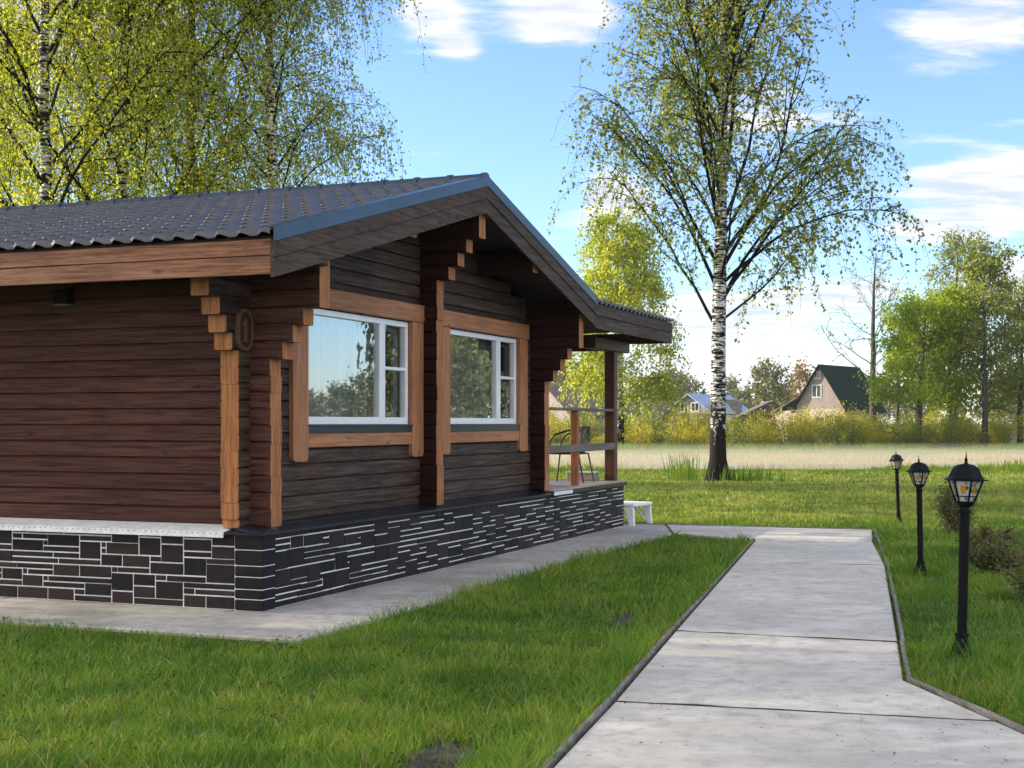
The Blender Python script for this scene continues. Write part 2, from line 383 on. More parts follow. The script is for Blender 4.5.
def slab(mb,pts,z1=0.0,z0=-.12,gap=.013):
    c=sum((Vector((p[0],p[1],0)) for p in pts),Vector())/len(pts)
    # inset each edge by gap
    q=[]; nP=len(pts)
    for i in range(nP):
        p0,p1,p2=[Vector((pts[k%nP][0],pts[k%nP][1])) for k in (i-1,i,i+1)]
        e1=(p1-p0).normalized(); e2=(p2-p1).normalized()
        n1=Vector((-e1.y,e1.x)); n2=Vector((-e2.y,e2.x)); d=(n1+n2); d/=max(.3,d.dot(n1)) if d.length>0 else 1
        q.append(p1+d*gap)
    if sum(q[i].x*q[(i+1)%nP].y-q[(i+1)%nP].x*q[i].y for i in range(nP))<0: q=q[::-1]
    bv=.010
    def ins(qq,g):
        r=[]
        for i in range(nP):
            p0,p1,p2=qq[i-1],qq[i],qq[(i+1)%nP]; e1=(p1-p0).normalized(); e2=(p2-p1).normalized()
            n1=Vector((-e1.y,e1.x)); n2=Vector((-e2.y,e2.x)); d=n1+n2; d/=max(.3,d.dot(n1)); r.append(p1+d*g)
        return r
    q2=ins(q,bv); vs=[(p.x,p.y,z0) for p in q]+[(p.x,p.y,z1-bv) for p in q]+[(p.x,p.y,z1) for p in q2]
    fs=[]
    for l in range(2):
        for i in range(nP): j=(i+1)%nP; fs.append((l*nP+i,l*nP+j,(l+1)*nP+j,(l+1)*nP+i))
    fs.append(tuple(range(2*nP,3*nP))); mb.add(vs,fs)
def ccw(pts):
    s=sum(pts[i][0]*pts[(i+1)%len(pts)][1]-pts[(i+1)%len(pts)][0]*pts[i][1] for i in range(len(pts)))
    return pts if s>0 else pts[::-1]
LX=lambda Y:.15+.2494*(Y-6.49)
pl=[(LX(-3),-3),(LX(4.9),4.9),(.58,8.06),(1.25,10.8),(2.57,16.12),(3.32,19.15)]
prt=[(3.72,-3),(2.98,4.6),(2.61,7.52),(2.83,10.23),(4.21,15.77),(4.91,19.05)]
KINK=(2.45,8.72); BK=(5.40,20.95)
mb=MB()
for i in range(5):
    pts=[pl[i],prt[i]]+([KINK] if i==2 else [])+[prt[i+1],pl[i+1]]
    slab(mb,ccw(pts))
c0=hw(11.2,-.5); c1=hw(9.55,-1.06)
slab(mb,ccw([pl[5],prt[5],BK,(c0.x,c0.y),(c1.x,c1.y)]))
path=mb.build('path',M['concrete']); kind(path,'structure')
M['strip_wood']=wood('joint_strip',(.035,.028,.022),(.10,.082,.066),'x',.85,knots=False)
q=MB()
for i,hh in ((1,.002),(2,.003),(3,.003),(4,.0),(5,.0)):
    A=Vector((*pl[i],0)); B=Vector((*prt[i],0)); d=(B-A).normalized(); nv=Vector((-d.y,d.x,0)); k_=9
    vs=[]
    for j in range(k_+1):   # one strip per joint, never quite straight or level
        a=A.lerp(B,j/k_)+nv*rnd.uniform(-.006,.006); w_=.008+rnd.uniform(-.003,.003); z_=hh+rnd.uniform(-.005,.003)
        vs+=[a-nv*w_+Vector((0,0,-.1)),a-nv*w_+Vector((0,0,z_)),a+nv*w_+Vector((0,0,z_)),a+nv*w_+Vector((0,0,-.1))]
    q.add(vs,[(4*j+e,4*j+e+1,4*j+e+5,4*j+e+4) for j in range(k_) for e in range(3)]+[(0,1,2,3),(4*k_+3,4*k_+2,4*k_+1,4*k_)])
kind(q.build('path_joint',M['strip_wood']),'structure')
mb=MB()
def hp(a,b): p=hw(a,b); return (p.x,p.y)
js=[-1.2,1.05,3.25,5.2,7.4,9.55]
for i in range(5): slab(mb,ccw([hp(js[i],-1.06),hp(js[i+1],-1.06),hp(js[i+1],.3),hp(js[i],.3)]),-.004)
slab(mb,ccw([hp(9.55,-1.06),hp(11.2,-.5),hp(11.2,4.6),hp(9.55,4.6)]),-.004)
for i in range(4): slab(mb,ccw([hp(-1.2,.3+2.4*i),hp(.3,.3+2.4*i),hp(.3,2.7+2.4*i),hp(-1.2,2.7+2.4*i)]),-.004)
kind(mb.build('concrete_apron',M['apron']),'structure')
# edging boards either side of the path
def edging(pts,side,label,seed):
    rg=random.Random(seed); mb=MB()
    for (a,b) in zip(pts[:-1],pts[1:]):
        a=Vector((*a,0)); b=Vector((*b,0)); L=(b-a).length; k=max(1,round(L/2.6)); d=(b-a)/L; nr=Vector((-d.y,d.x,0))*side
        for i in range(k):
            q0=a+d*(L*i/k+.004); q1=a+d*(L*(i+1)/k-.004)
            h0=.012+rg.uniform(-.008,.012); h1=.012+rg.uniform(-.008,.012); w0=.032; j0=rg.uniform(0,.012); j1=rg.uniform(0,.012)
            vs=[]
            for q,h,j in ((q0,h0,j0),(q1,h1,j1)):
                for off,z in ((.004+j,-.15),(.004+j,h-.006),(.010+j,h),(w0+j-.006,h),(w0+j,h-.006),(w0+j,-.15)):
                    vs.append(q+nr*off+Vector((0,0,z)))
            mb.add(vs,[(i_,i_+1,i_+7,i_+6) for i_ in range(5)]+[(0,1,2,3,4,5),(11,10,9,8,7,6)])
    o=mb.build('path_edging',M['edging']); tag(o,label,'edging'); return o
edging([pl[1],pl[2],pl[3],(2.57,16.12),pl[5]],1,'long thin weathered edging board along the left side of the concrete path',1)
edging([prt[1],prt[2],KINK,prt[3],prt[4],BK],-1,'weathered edging board that bends along the right side of the path by the lamps',2)
edging([BK,(c0.x,c0.y)],-1,'dark edging strip along the far end of the path before the open lawn',3)

# bare soil and pebbles
def soil(cx,cy,rx,ry,seed,rot=0):
    rg=random.Random(seed); pts=[]
    for k in range(40):
        t=2*PI*k/40; r=1+.22*math.sin(3*t+seed)+.14*math.sin(7*t)+rg.uniform(-.08,.08)
        x,y=rx*r*math.cos(t),ry*r*math.sin(t); pts.append((cx+x*math.cos(rot)-y*math.sin(rot),cy+x*math.sin(rot)+y*math.cos(rot)))
    poly_sheet('bare_soil',pts,GZ+.006,M['soil'])
SOILS=[(-.37,6.72,.17,.46,1,-.25),(.92,11.6,.09,.34,2,-.2)]
for s_ in SOILS: soil(*s_)
for i,(x,y,r_) in enumerate([(-.385,6.30,.020),(-.41,6.36,.016),(-.36,6.37,.018)]):
    bm=bmesh.new(); bmesh.ops.create_icosphere(bm,subdivisions=2,radius=r_)
    for v in bm.verts: v.co*=1+rnd.uniform(-.12,.12); v.co.z*=.7; v.co.x*=1.3
    q=MB(); q.addbm(bm,0,Matrix.Translation((0,0,r_*.5))); o=q.build('pebble',M['strip'],smooth=True); o.location=(x,y,GZ+.006)
    tag(o,'small whitish pebble at the edge of the bare soil in the front lawn','pebble','whitish pebbles on the bare soil')

# ------------------------------------------------------------------ grass
def inpoly(X,Y,poly):
    ins=np.zeros(len(X),bool); n_=len(poly)
    for i in range(n_):
        x0,y0=poly[i]; x1,y1=poly[(i+1)%n_]
        c=((y0>Y)!=(y1>Y)); xi=(x1-x0)*(Y-y0)/((y1-y0) if y1!=y0 else 1e-9)+x0
        ins^= c&(X<xi)
    return ins
PATHPOLY=[pl[0],prt[0],prt[1],prt[2],KINK,prt[3],prt[4],prt[5],BK,(c0.x,c0.y),(c1.x,c1.y),pl[5]]
APRON=[hp(-1.2,-1.06),hp(9.55,-1.06),hp(11.2,-.5),hp(11.2,9.9),hp(-1.2,9.9)]
nr_=np.random.default_rng(5)
def vnoise(X,Y,s,seed):
    r=np.random.default_rng(seed); g=r.random((64,64)); x=(X*s)%64; y=(Y*s)%64
    i=x.astype(int); j=y.astype(int); fx=x-i; fy=y-j; fx=fx*fx*(3-2*fx); fy=fy*fy*(3-2*fy); i1=(i+1)%64; j1=(j+1)%64
    return (g[i,j]*(1-fx)+g[i1,j]*fx)*(1-fy)+(g[i,j1]*(1-fx)+g[i1,j1]*fx)*fy
def seglen(X,Y,a,b):
    ax,ay=a; bx,by=b; dx_,dy_=bx-ax,by-ay; t=np.clip(((X-ax)*dx_+(Y-ay)*dy_)/(dx_*dx_+dy_*dy_),0,1); return np.hypot(X-ax-t*dx_,Y-ay-t*dy_)
def grass(name,n_,y0,y1,hmin,hmax,wid,segs,power=2.0,gm='grass'):
    # density falls with distance
    u=nr_.random(n_); Y=1/((1/y0)*(1-u)+(1/y1)*u) if power==2 else y0+(y1-y0)*u
    X=(nr_.random(n_)-.5)*2*(.46*Y+1.2)
    keep=~inpoly(X,Y,PATHPOLY)&~inpoly(X,Y,APRON)
    for (cx,cy,rx,ry,sd_,rt) in SOILS:
        xx=(X-cx)*math.cos(rt)+(Y-cy)*math.sin(rt); yy=-(X-cx)*math.sin(rt)+(Y-cy)*math.cos(rt); q=(xx/rx)**2+(yy/ry)**2
        keep&=((q>1.0+.7*(nr_.random(n_)-.5))|(nr_.random(n_)<(.10 if sd_==1 else .3)))&((q>2.2)|(nr_.random(n_)<.6))
    X,Y=X[keep],Y[keep]; N=len(X)
    pn=vnoise(X,Y,.9,3)*.6+vnoise(X,Y,2.7,4)*.4
    dl=np.minimum(seglen(X,Y,pl[1],pl[5]),seglen(X,Y,hp(0,-1.06),hp(9.5,-1.06))); tall=np.exp(-(dl/.35)**2)*(X<LX(Y)) *(Y<20)
    lamp=np.zeros(N)
    for lx,ly in ((3.1,9.66),(4.36,14.93),(6.19,22.4)): lamp=np.maximum(lamp,np.exp(-((X-lx)**2+(Y-ly)**2)/.12))
    cl_=vnoise(X,Y,7.0,6)*.6+vnoise(X,Y,3.1,8)*.4; h=(hmin+(hmax-hmin)*nr_.random(N)**1.8)*(.45+1.0*pn)*(.55+1.0*cl_)*(1+.75*tall+.9*lamp)
    th=nr_.random(N)*2*PI; lean=(.25+.7*nr_.random(N))*h; wdt=wid*(.6+.8*nr_.random(N))
    face=nr_.normal(0,.7,N); sx,sy=np.cos(face)*wdt/2,np.sin(face)*wdt/2
    lx,ly=np.cos(th)*lean,np.sin(th)*lean
    B=np.stack([X,Y,np.full(N,GZ-.005)],1)
    rows=[]
    for k in range(segs):
        t=k/segs; c=B+np.stack([lx*t*t,ly*t*t,h*(t-.12*t*t)],1); wv=np.stack([sx,sy,np.zeros(N)],1)*(1-.55*t)
        rows+= [c-wv,c+wv]
    tip=B+np.stack([lx,ly,h*.88],1); rows.append(tip)
    V=np.stack(rows,1); nv=V.shape[1]; base=np.arange(N)[:,None]*nv
    T=[]
    for k in range(segs-1): a=2*k; T+= [[a,a+1,a+3],[a,a+3,a+2]]
    a=2*(segs-1); T.append([a,a+1,a+2]); T=np.array(T)
    F=(base[:,None,:]+T[None]).reshape(-1,3); lv=np.repeat(nr_.random(N)*.75+.25*pn,len(T))
    lv=np.where(np.repeat(nr_.random(N),len(T))>.955,.99,np.minimum(lv,.95))
    o=np_mesh(name,V.reshape(-1,3),F,M[gm],attrs={'lv':('FACE',lv)}); kind(o,'stuff'); return o
o=grass('lawn_grass',330000,4.6,13.5,.03,.115,.0050,3)
o=grass('lawn_grass',190000,13,24,.035,.11,.010,2)
o=grass('meadow_grass',170000,23,47.8,.05,.11,.03,1,gm='meadow')
# bits of leaf and earth blown over the concrete
def litter():
    N=1500; u=nr_.random(N); Y=1/((1/5.0)*(1-u)+(1/22)*u); X=LX(Y)+nr_.random(N)*2.6-.2
    k=inpoly(X,Y,PATHPOLY)&((vnoise(X,Y,1.1,31)>.5)|(nr_.random(N)<.15)); X,Y=X[k],Y[k]; N=len(X); th=nr_.random(N)*2*PI; L=.006+.016*nr_.random(N)**2.5
    d=np.stack([np.cos(th),np.sin(th),.15*nr_.random(N)],1)*L[:,None]; sv=np.stack([-np.sin(th),np.cos(th),np.zeros(N)],1)*(L*.35)[:,None]; B=np.stack([X,Y,np.full(N,.002)],1)
    o=np_mesh('path_litter',np.stack([B-d*.5,B+sv,B+d*.5,B-sv],1).reshape(-1,3),np.arange(4*N).reshape(-1,4),M['soil']); kind(o,'stuff')
litter()
# last year's straw standing in the flooded hollow
M['straw']=leafmat('straw',((.30,.25,.14),(.46,.40,.24),(.58,.52,.34)),.35)
def straw():
    N=60000; X=(nr_.random(N)-.5)*90; Y=POND0+.2+nr_.random(N)*25; k=(vnoise(X+90,Y*.5,.22,41)*.6+vnoise(X+90,Y,.9,42)*.4>.42+.12*nr_.random(N)); X,Y=X[k],Y[k]; N=len(X)
    h=.10+.28*nr_.random(N)**1.5; wd=.016; th=nr_.random(N)*2*PI; B=np.stack([X,Y,np.full(N,-.12)],1)
    V=np.stack([B-[wd,0,0],B+[wd,0,0],B+np.stack([np.cos(th)*h*.35,np.sin(th)*h*.35,h],1)],1).reshape(-1,3)
    o=np_mesh('dry_straw',V,np.arange(3*N).reshape(-1,3),M['straw'],attrs={'lv':('FACE',nr_.random(N))}); kind(o,'stuff')
straw()
# broad-leaved weeds and clover through the lawn
def weeds():
    N=16000; u=nr_.random(N); Y=1/((1/5.0)*(1-u)+(1/24)*u); X=(nr_.random(N)-.5)*2*(.46*Y+1.2)
    k=(vnoise(X,Y,1.7,21)*.6+vnoise(X,Y,6.0,22)*.4>.56)&~inpoly(X,Y,PATHPOLY)&~inpoly(X,Y,APRON); X,Y=X[k],Y[k]; N=len(X)
    th=nr_.random(N)*2*PI; L=.022+.04*nr_.random(N)**2; d=np.stack([np.cos(th),np.sin(th),.15+.5*nr_.random(N)],1)*L[:,None]; sv=np.stack([-np.sin(th),np.cos(th),np.zeros(N)],1)*(L*.28)[:,None]
    B=np.stack([X,Y,GZ+.02+.05*nr_.random(N)],1); V=np.stack([B,B+d*.5+sv,B+d,B+d*.5-sv],1).reshape(-1,3)
    o=np_mesh('lawn_weeds',V,np.arange(4*N).reshape(-1,4),M['weed'],attrs={'lv':('FACE',nr_.random(N))}); kind(o,'stuff')
M['weed']=leafmat('weed_leaf',((.035,.085,.018),(.065,.14,.025),(.12,.20,.04)),.3)
weeds()
# far bank rough grass
def bank_grass():
    N=26000; X=(nr_.random(N)-.5)*110; Y=76+nr_.random(N)**1.5*16+.5*np.sin(X*.13); h=.2+.5*nr_.random(N)*vnoise(X+80,Y,.5,9); wd=.07
    B=np.stack([X,Y,np.full(N,0.0)],1); th=nr_.random(N)*2*PI
    V=np.stack([B-[wd,0,0],B+[wd,0,0],B+np.stack([np.cos(th)*h*.4,np.sin(th)*h*.4,h],1)],1).reshape(-1,3)
    o=np_mesh('bank_grass',V,np.arange(3*N).reshape(-1,3),M['grass'],attrs={'lv':('FACE',nr_.random(N)*.5+.45)}); kind(o,'stuff')
    N=9000; X=(nr_.random(N)-.5)*60; Y=45.6+nr_.random(N)*2.6+.5*np.sin(X*.13)+.3*np.sin(X*.41+1); h=.10+.75*nr_.random(N)*np.clip(vnoise(X+80,Y,.45,12)-.35,0,1)
    B=np.stack([X,Y,np.full(N,-.06)],1); th=nr_.random(N)*2*PI; wd=.035
    V=np.stack([B-[wd,0,0],B+[wd,0,0],B+np.stack([np.cos(th)*h*.4,np.sin(th)*h*.4,h],1)],1).reshape(-1,3)
    o=np_mesh('bank_grass',V,np.arange(3*N).reshape(-1,3),M['grass'],attrs={'lv':('FACE',nr_.random(N)*.6+.2)}); kind(o,'stuff')
bank_grass()

# ------------------------------------------------------------------ log cabin
cabin=empty('log_cabin',P0,HROT)
tag(cabin,'brown log cabin with dark metal tile roof on a dark stone plinth with white joints','cabin')
LH=.145; W0=.70
EAVE_A=-.66; RIDGE_A=3.69; SL=.255; REND=7.55; RB=-.53; RB2=8.8
deck=lambda a: 3.08+SL*(a-EAVE_A) if a<=RIDGE_A else 3.08+SL*(RIDGE_A-EAVE_A)-SL*(a-RIDGE_A)
def setfloat(o,name,vals):
    a=o.data.attributes.new(name,'FLOAT','FACE'); a.data.foreach_set('value',vals)
class Logs(MB):
    def __init__(s): super().__init__(); s.t=[]
    def log(s,axis,d0,d1,c0,c1,z0,z1,tone,end0=True,end1=True):
        # profiled log: rebated joint line top and bottom, ends in end-grain
        fn=(lambda p,d:(d,p[0],p[1])) if axis=='x' else (lambda p,d:(p[0],d,p[1]))
        def sec(g,ch,gh): return [(c0+g,z0),(c1-g,z0),(c1-g,z0+gh),(c1,z0+gh+ch*.55),(c1,z1-ch),(c1-ch*.6,z1-.0004),(c0+ch*.6,z1-.0004),(c0,z1-ch),(c0,z0+gh+ch*.55),(c0+g,z0+gh)]
        n0=len(s.f); e=.045
        s.prism(sec(.032,.012,.015),fn,d0+e,d1-e,0,1)      # body with a deep weather groove
        s.prism(sec(.009,.006,.010),fn,d0,d0+e-.0005,0,1)  # plain square-cut ends
        s.prism(sec(.009,.006,.010),fn,d1-e+.0005,d1,0,1)
        s.t+=[tone]*(len(s.f)-n0)
    def done(s,name,mats):
        # keep normals consistent first so the tone list stays in face order
        o=s.build(name,mats,cabin); setfloat(o,'tone',s.t); return o
rg=random.Random(21)
# side wall (faces the lawn): logs along local y, a .22-.40
sidecorb={0:-.43,1:-.43,2:-.43,3:-.27,4:-.17,5:-.07}
L=Logs(); ncs=int((2.98-W0)/LH)+1
ztop=W0+ncs*LH
for k in range(ncs):
    z0=W0+k*LH; j=ncs-1-k
    L.log('y',sidecorb.get(j,.05+rg.uniform(-.007,.006)),8.4,.22,.40,z0,z0+LH,rg.random())
L.done('side_log_wall',[M['log_side'],M['endgrain']])
# middle cross wall, shows only as log ends on the gable
L=Logs(); zc=W0; k=0
while zc<3.15:
    L.log('y',.05+rg.uniform(-.007,.006),.6,3.68,3.86,zc,zc+LH,rg.random()); zc+=LH
for be in (-.09,-.20,-.30): L.log('y',be,.6,3.68,3.86,zc,zc+LH-.005,rg.random()); zc+=LH
L.log('y',-.46,8.4,3.66,3.84,zc,deck(3.75)-.11,rg.random()); 
L.done('middle_log_wall',[M['log_side_shaded'],M['endgrain']])
# right wall
L=Logs()
for k in range(ncs):
    z0=W0+k*LH; j=ncs-1-k
    L.log('y',sidecorb.get(j,.05+rg.uniform(-.007,.006)),8.4,7.12,7.30,z0,z0+LH,rg.random())
L.done('porch_log_wall',[M['log_side_shaded'],M['endgrain']])
# plates / purlins carrying the roof edge
L=Logs()
L.log('y',-.46,8.4,.20,.40,ztop+.002,ztop+.20,.3); L.log('y',-.46,8.4,7.12,7.32,ztop+.002,ztop+.20,.3)
for a in (2.0,5.4): L.log('y',-.46,8.4,a-.09,a+.09,deck(a)-.36,deck(a)-.12,.4)
L.done('purlins',[M['log_side_shaded'],M['endgrain']])
# gable wall with window openings, logs along local x
WINS=[(1.16,3.39),(4.41,6.62)]; WZ0,WZ1=1.52,2.68
gcorb={0:-.41,1:-.25,2:-.15,3:-.06,-1:-.44}
L=Logs(); off=LH/2; k=0; nceave=14
L.log('x',.06,7.46,.262,.43,W0-.002,W0+off,.4)
while True:
    z0=W0+off+k*LH; z1=z0+LH; j=nceave-1-k
    a0=.04+rg.uniform(-.007,.006); a1=7.48
    if j in gcorb: a0=gcorb[j]; a1=7.52
    if j<0:
        lim=(z1+.11-3.08)/SL+EAVE_A
        if lim>RIDGE_A-.15: break
        a0=max(lim,.41) if j<-1 else a0; a1=2*RIDGE_A-a0
    segs=[(a0,a1)]
    if z1>WZ0 and z0<WZ1-.01:
        segs=[]; c=a0
        for (q0,q1) in WINS: segs.append((c,q0+.01)); c=q1-.01
        segs.append((c,a1))
    for (q0,q1) in segs: L.log('x',q0,q1,.255,.435,z0,z1,rg.random())
    k+=1
L.done('gable_log_wall',[M['log_gable'],M['endgrain']])
# back wall and inner floor close the rooms
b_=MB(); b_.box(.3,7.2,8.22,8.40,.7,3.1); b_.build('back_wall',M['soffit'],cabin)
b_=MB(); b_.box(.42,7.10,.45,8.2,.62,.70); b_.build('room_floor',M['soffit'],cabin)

# stone plinth: random ashlar blocks standing proud of pale joints
def ashlar(length,height,seed,first=0):
    rg=random.Random(seed); cu=.058; nr=12; rh=height/nr; nc=int(length/cu); occ=[[0]*nc for _ in range(nr)]; out=[]
    for r in range(nr):
        for c in range(nc):
            if occ[r][c]: continue
            opts=[(4,3),(5,2),(4,2),(5,2),(5,3),(7,1),(6,1),(8,1),(5,1),(6,2),(7,1),(9,1)]; rg.shuffle(opts)
            opts+=[(3,1),(2,1),(1,1)]
            for w_,h_ in opts:
                if r+h_<=nr and c+w_<=nc and not any(occ[r+i][c+j] for i in range(h_) for j in range(w_)): break
            for i in range(h_):
                for j in range(w_): occ[r+i][c+j]=1
            out.append((c*cu,(c+w_)*cu if c+w_<nc else length,r*rh,(r+h_)*rh))
    return out
class Tone(MB):
    def __init__(s): super().__init__(); s.t=[]
    def mark(s,v): s.t+=[v]*(len(s.f)-len(s.t))
pm=Tone(); G=.0062; D=.009
PT=.665
pm.box(.024,10.62-.024,.024,3.6,0,PT,1); pm.mark(0)
pm.box(.024,7.4,3.6,8.5,0,PT,1); pm.mark(0)
rg=random.Random(8)
def block(fn,s0,s1,z0,z1,rj):
    # fn(s,depth,z): depth 0 = mortar plane, grows outward
    gl=G*(1 if rg.random()<rj[0] else .08); gr=G*(1 if rg.random()<rj[0] else .08); gb=G*(1 if rg.random()<rj[1] and z0>.02 else .02); gt=G*(1 if rg.random()<rj[1] else .08)
    d=D+rg.uniform(-.003,.004); e=.006
    x0,x1,y0,y1=s0+gl,s1-gr,z0+gb,z1-gt
    vs=[fn(x0,0,y0),fn(x1,0,y0),fn(x1,0,y1),fn(x0,0,y1)]
    vs+=[fn(x0,d-e,y0),fn(x1,d-e,y0),fn(x1,d-e,y1),fn(x0,d-e,y1)]
    j=lambda: d+rg.uniform(-.003,.003)
    vs+=[fn(x0+e,j(),y0+e),fn(x1-e,j(),y0+e),fn(x1-e,j(),y1-e),fn(x0+e,j(),y1-e)]
    fs=[]
    for l in (0,4):
        for i in range(4): k=(i+1)%4; fs.append((l+i,l+k,l+4+k,l+4+i))
    fs.append((8,9,10,11)); pm.add(vs,fs,0); pm.mark(rg.random())
for s0,s1,z0,z1 in ashlar(8.2,PT-.02,3): block(lambda s,d,z:(.024-d,s,z),.28+s0,.28+s1,.005+z0,.005+z1,(.85,.92))
for s0,s1,z0,z1 in ashlar(10.40,PT-.02,4): block(lambda s,d,z:(s,.024-d,z),.22+s0,.22+s1,.005+z0,.005+z1,(.22,.86))
for s0,s1,z0,z1 in ashlar(3.5,PT-.02,6): block(lambda s,d,z:(10.596+d,s,z),.05+s0,.05+s1,.005+z0,.005+z1,(.85,.9))
# corner stones with thin joints
zs=[0,.10,.185,.29,.385,.52,PT-.005]
for z0,z1 in zip(zs[:-1],zs[1:]):
    pm.cbox((-.016,.205),(-.016,.265),(z0+.0035,z1-.0035),.012,2); pm.mark(.5)
pm.box(-.004,.20,-.004,.26,0,PT-.004,1); pm.mark(0)
o=pm.build('stone_plinth',[M['stone'],M['mortar'],M['stone_col']],cabin,fixn=False); setfloat(o,'tone',pm.t)
bm=bmesh.new(); bm.from_mesh(o.data); bmesh.ops.recalc_face_normals(bm,faces=bm.faces[:]); bm.to_mesh(o.data); bm.free()
# ledge flashings
lm=MB()
lm.prism([(-.035,PT-.018),(-.035,PT+.004),(.25,PT+.045),(.25,PT+.02)],lambda p,d:(d,p[0],p[1]),-.03,7.25)
lm.box(7.25,10.63,-.035,.04,PT-.03,PT+.022)
lm.build('dark_ledge_flashing',M['ledge'],cabin)
lm=MB(); lm.box(7.25,8.0,-.043,-.037,PT-.03,PT+.018); 
lm.build('ledge_strip',M['strip'],cabin)
lm=MB(); lm.prism([(-.03,PT-.018),(-.03,PT+.004),(.215,PT+.05),(.215,PT+.02)],lambda p,d:(p[0],d,p[1]),.36,8.5)
lm.build('pale_ledge_board',M['strip'],cabin)
lm=MB(); lm.box(-.040,-.032,.36,8.5,PT-.045,PT+.002)
y=.42
while y<5: lm.box(-.0412,-.0405,y,y+.016,PT-.012,PT-.006,1); y+=.06
lm.build('starter_strip',[M['strip'],M['black_metal']],cabin)
lm=MB(); lm.prism([(-.03,PT-.018),(-.03,PT+.004),(.215,PT+.035),(.215,PT+.02)],lambda p,d:(p[0],d,p[1]),-.03,.355)
lm.build('dark_ledge_corner',M['ledge'],cabin)

# windows
def window(w0,w1,mull,idx):
    fr=MB(); zb,zt=1.585,2.685; B0,B1=.255,.33
    def bar(a0,a1,z0,z1,b0=B0,b1=B1): fr.cbox((a0,a1),(b0,b1),(z0,z1),.005)
    bar(w0,w1,zb,zb+.075); bar(w0,w1,zt-.06,zt)
    bar(w0,w0+.06,zb+.075,zt-.06); bar(w1-.06,w1,zb+.075,zt-.06)
    bar(mull,mull+.13,zb+.075,zt-.06); bar(mull+.13,w1-.06,2.155,2.19)
    f=fr.build('window',M['white_pvc'],cabin)
    g=MB(); g.box(w0+.05,mull+.02,.285,.293,zb+.06,zt-.05); g.build('pane',M['glass'],f)
    for z0,z1 in ((zb+.065,2.165),(2.18,zt-.05)):
        g=MB(); g.box(mull+.12,w1-.05,.285,.293,z0,z1); g.build('pane',M['glass'],f)
    # inner opening sash seen as a second, greyer frame
    s=MB(); a0,a1=mull+.15,w1-.075
    for q in ((a0,a1,zb+.085,zb+.13),(a0,a1,zt-.115,zt-.075),(a0,a0+.045,zb+.13,zt-.115),(a1-.10,a1,zb+.13,zt-.115)): s.box(q[0],q[1],.345,.375,q[2],q[3])
    s.build('inner_sash',M['grey_pvc'],f)
    d=MB(); d.box(w0-.01,w1+.01,.215,.262,1.505,1.575); d.box(w0-.02,w1+.02,.205,.262,1.565,1.581); d.build('drip_sill',M['ledge'],f)
    # curtains
    def cur(a0,a1,seed,bb=.385):
        rg=random.Random(seed); N=120; V=[]; F=[]
        for i in range(N+1):
            a=a0+(a1-a0)*i/N; yb=bb+.026*math.sin(i*.62+.9*math.sin(i*.17+seed))+.016*math.sin(i*.37+seed)
            V+=[(a,yb,zb-.35),(a,yb+.004,zt+.02)]
        F=[(2*i,2*i+2,2*i+3,2*i+1) for i in range(N)]
        return np_mesh('curtain',V,F,M['curtain'],f,smooth=True)
    cur(w0-.1,mull+.05,3+idx); 
    # casing boards
    def vboard(a0,a1,z0,z1):
        c=MB()
        r=.035; pts=[(a0,z1),(a0,z0+r*1.4),(a0+r*.35,z0+r*.35),(a0+r*1.4,z0),(a1-r*1.4,z0),(a1-r*.35,z0+r*.35),(a1,z0+r*1.4),(a1,z1)]
        c.prism(pts,lambda p,d:(p[0],d,p[1]),.208,.2545); c.build('side_casing',M['casing'],f)
    vboard(w0-.28,w0-.004,1.245,2.69); vboard(w1+.004,w1+.29,1.235,2.69)
    h=MB(); h.cbox((w0-.26,w1+.33),(.200,.2545),(2.695,2.885),.008); h.build('head_casing',M['casing_h'],f)
    h=MB(); h.cbox((w0,w1),(.215,.2545),(1.37,1.50),.006); h.build('sill_board',M['casing_h'],f)
m,nn,b=mat('window_glass'); out=m.node_tree.nodes['Material Output']; m.node_tree.nodes.remove(b)
tr=nn.new('ShaderNodeBsdfTransparent'); tr.inputs[0].default_value=(.96,.98,.97,1); gl=nn.new('ShaderNodeBsdfGlossy'); gl.inputs['Roughness'].default_value=.0; gl.inputs[0].default_value=(.86,.93,1,1)
wn=nn.bump(nn.noise(nn.obj(),1.3,2),.05,.02); nn.set(gl.inputs['Normal'],wn)
gm=nn.new('ShaderNodeNewGeometry'); dt=nn.new('ShaderNodeVectorMath',operation='DOT_PRODUCT'); nn.l.new(gm.outputs['Incoming'],dt.inputs[0]); nn.l.new(gm.outputs['Normal'],dt.inputs[1])
schlick=nn.math('ADD',.04,nn.math('MULTIPLY',.96,nn.math('POWER',nn.math('SUBTRACT',1,nn.math('ABSOLUTE',dt.outputs['Value'])),5)))
mx=nn.new('ShaderNodeMixShader'); nn.set(mx.inputs[0],nn.math('ADD',nn.math('MULTIPLY',schlick,2.6),.06,clamp=True))
nn.l.new(tr.outputs[0],mx.inputs[1]); nn.l.new(gl.outputs[0],mx.inputs[2]); nn.l.new(mx.outputs[0],out.inputs[0]); M['glass']=m
M['grey_pvc']=simple('grey_pvc',(.16,.19,.24),.4,0,.05,6,0)
m,nn,b=mat('curtain_cloth'); out=m.node_tree.nodes['Material Output']; b.inputs['Base Color'].default_value=(.36,.38,.33,1); b.inputs['Roughness'].default_value=.9
nn.set(b.inputs['Base Color'],nn.mix(nn.noise(nn.mapping(nn.obj(),(6,6,.3)),2,3),(.16,.17,.155),(.40,.40,.36))); M['curtain']=m
window(1.16,3.39,2.71,0); window(4.41,6.62,5.94,1)

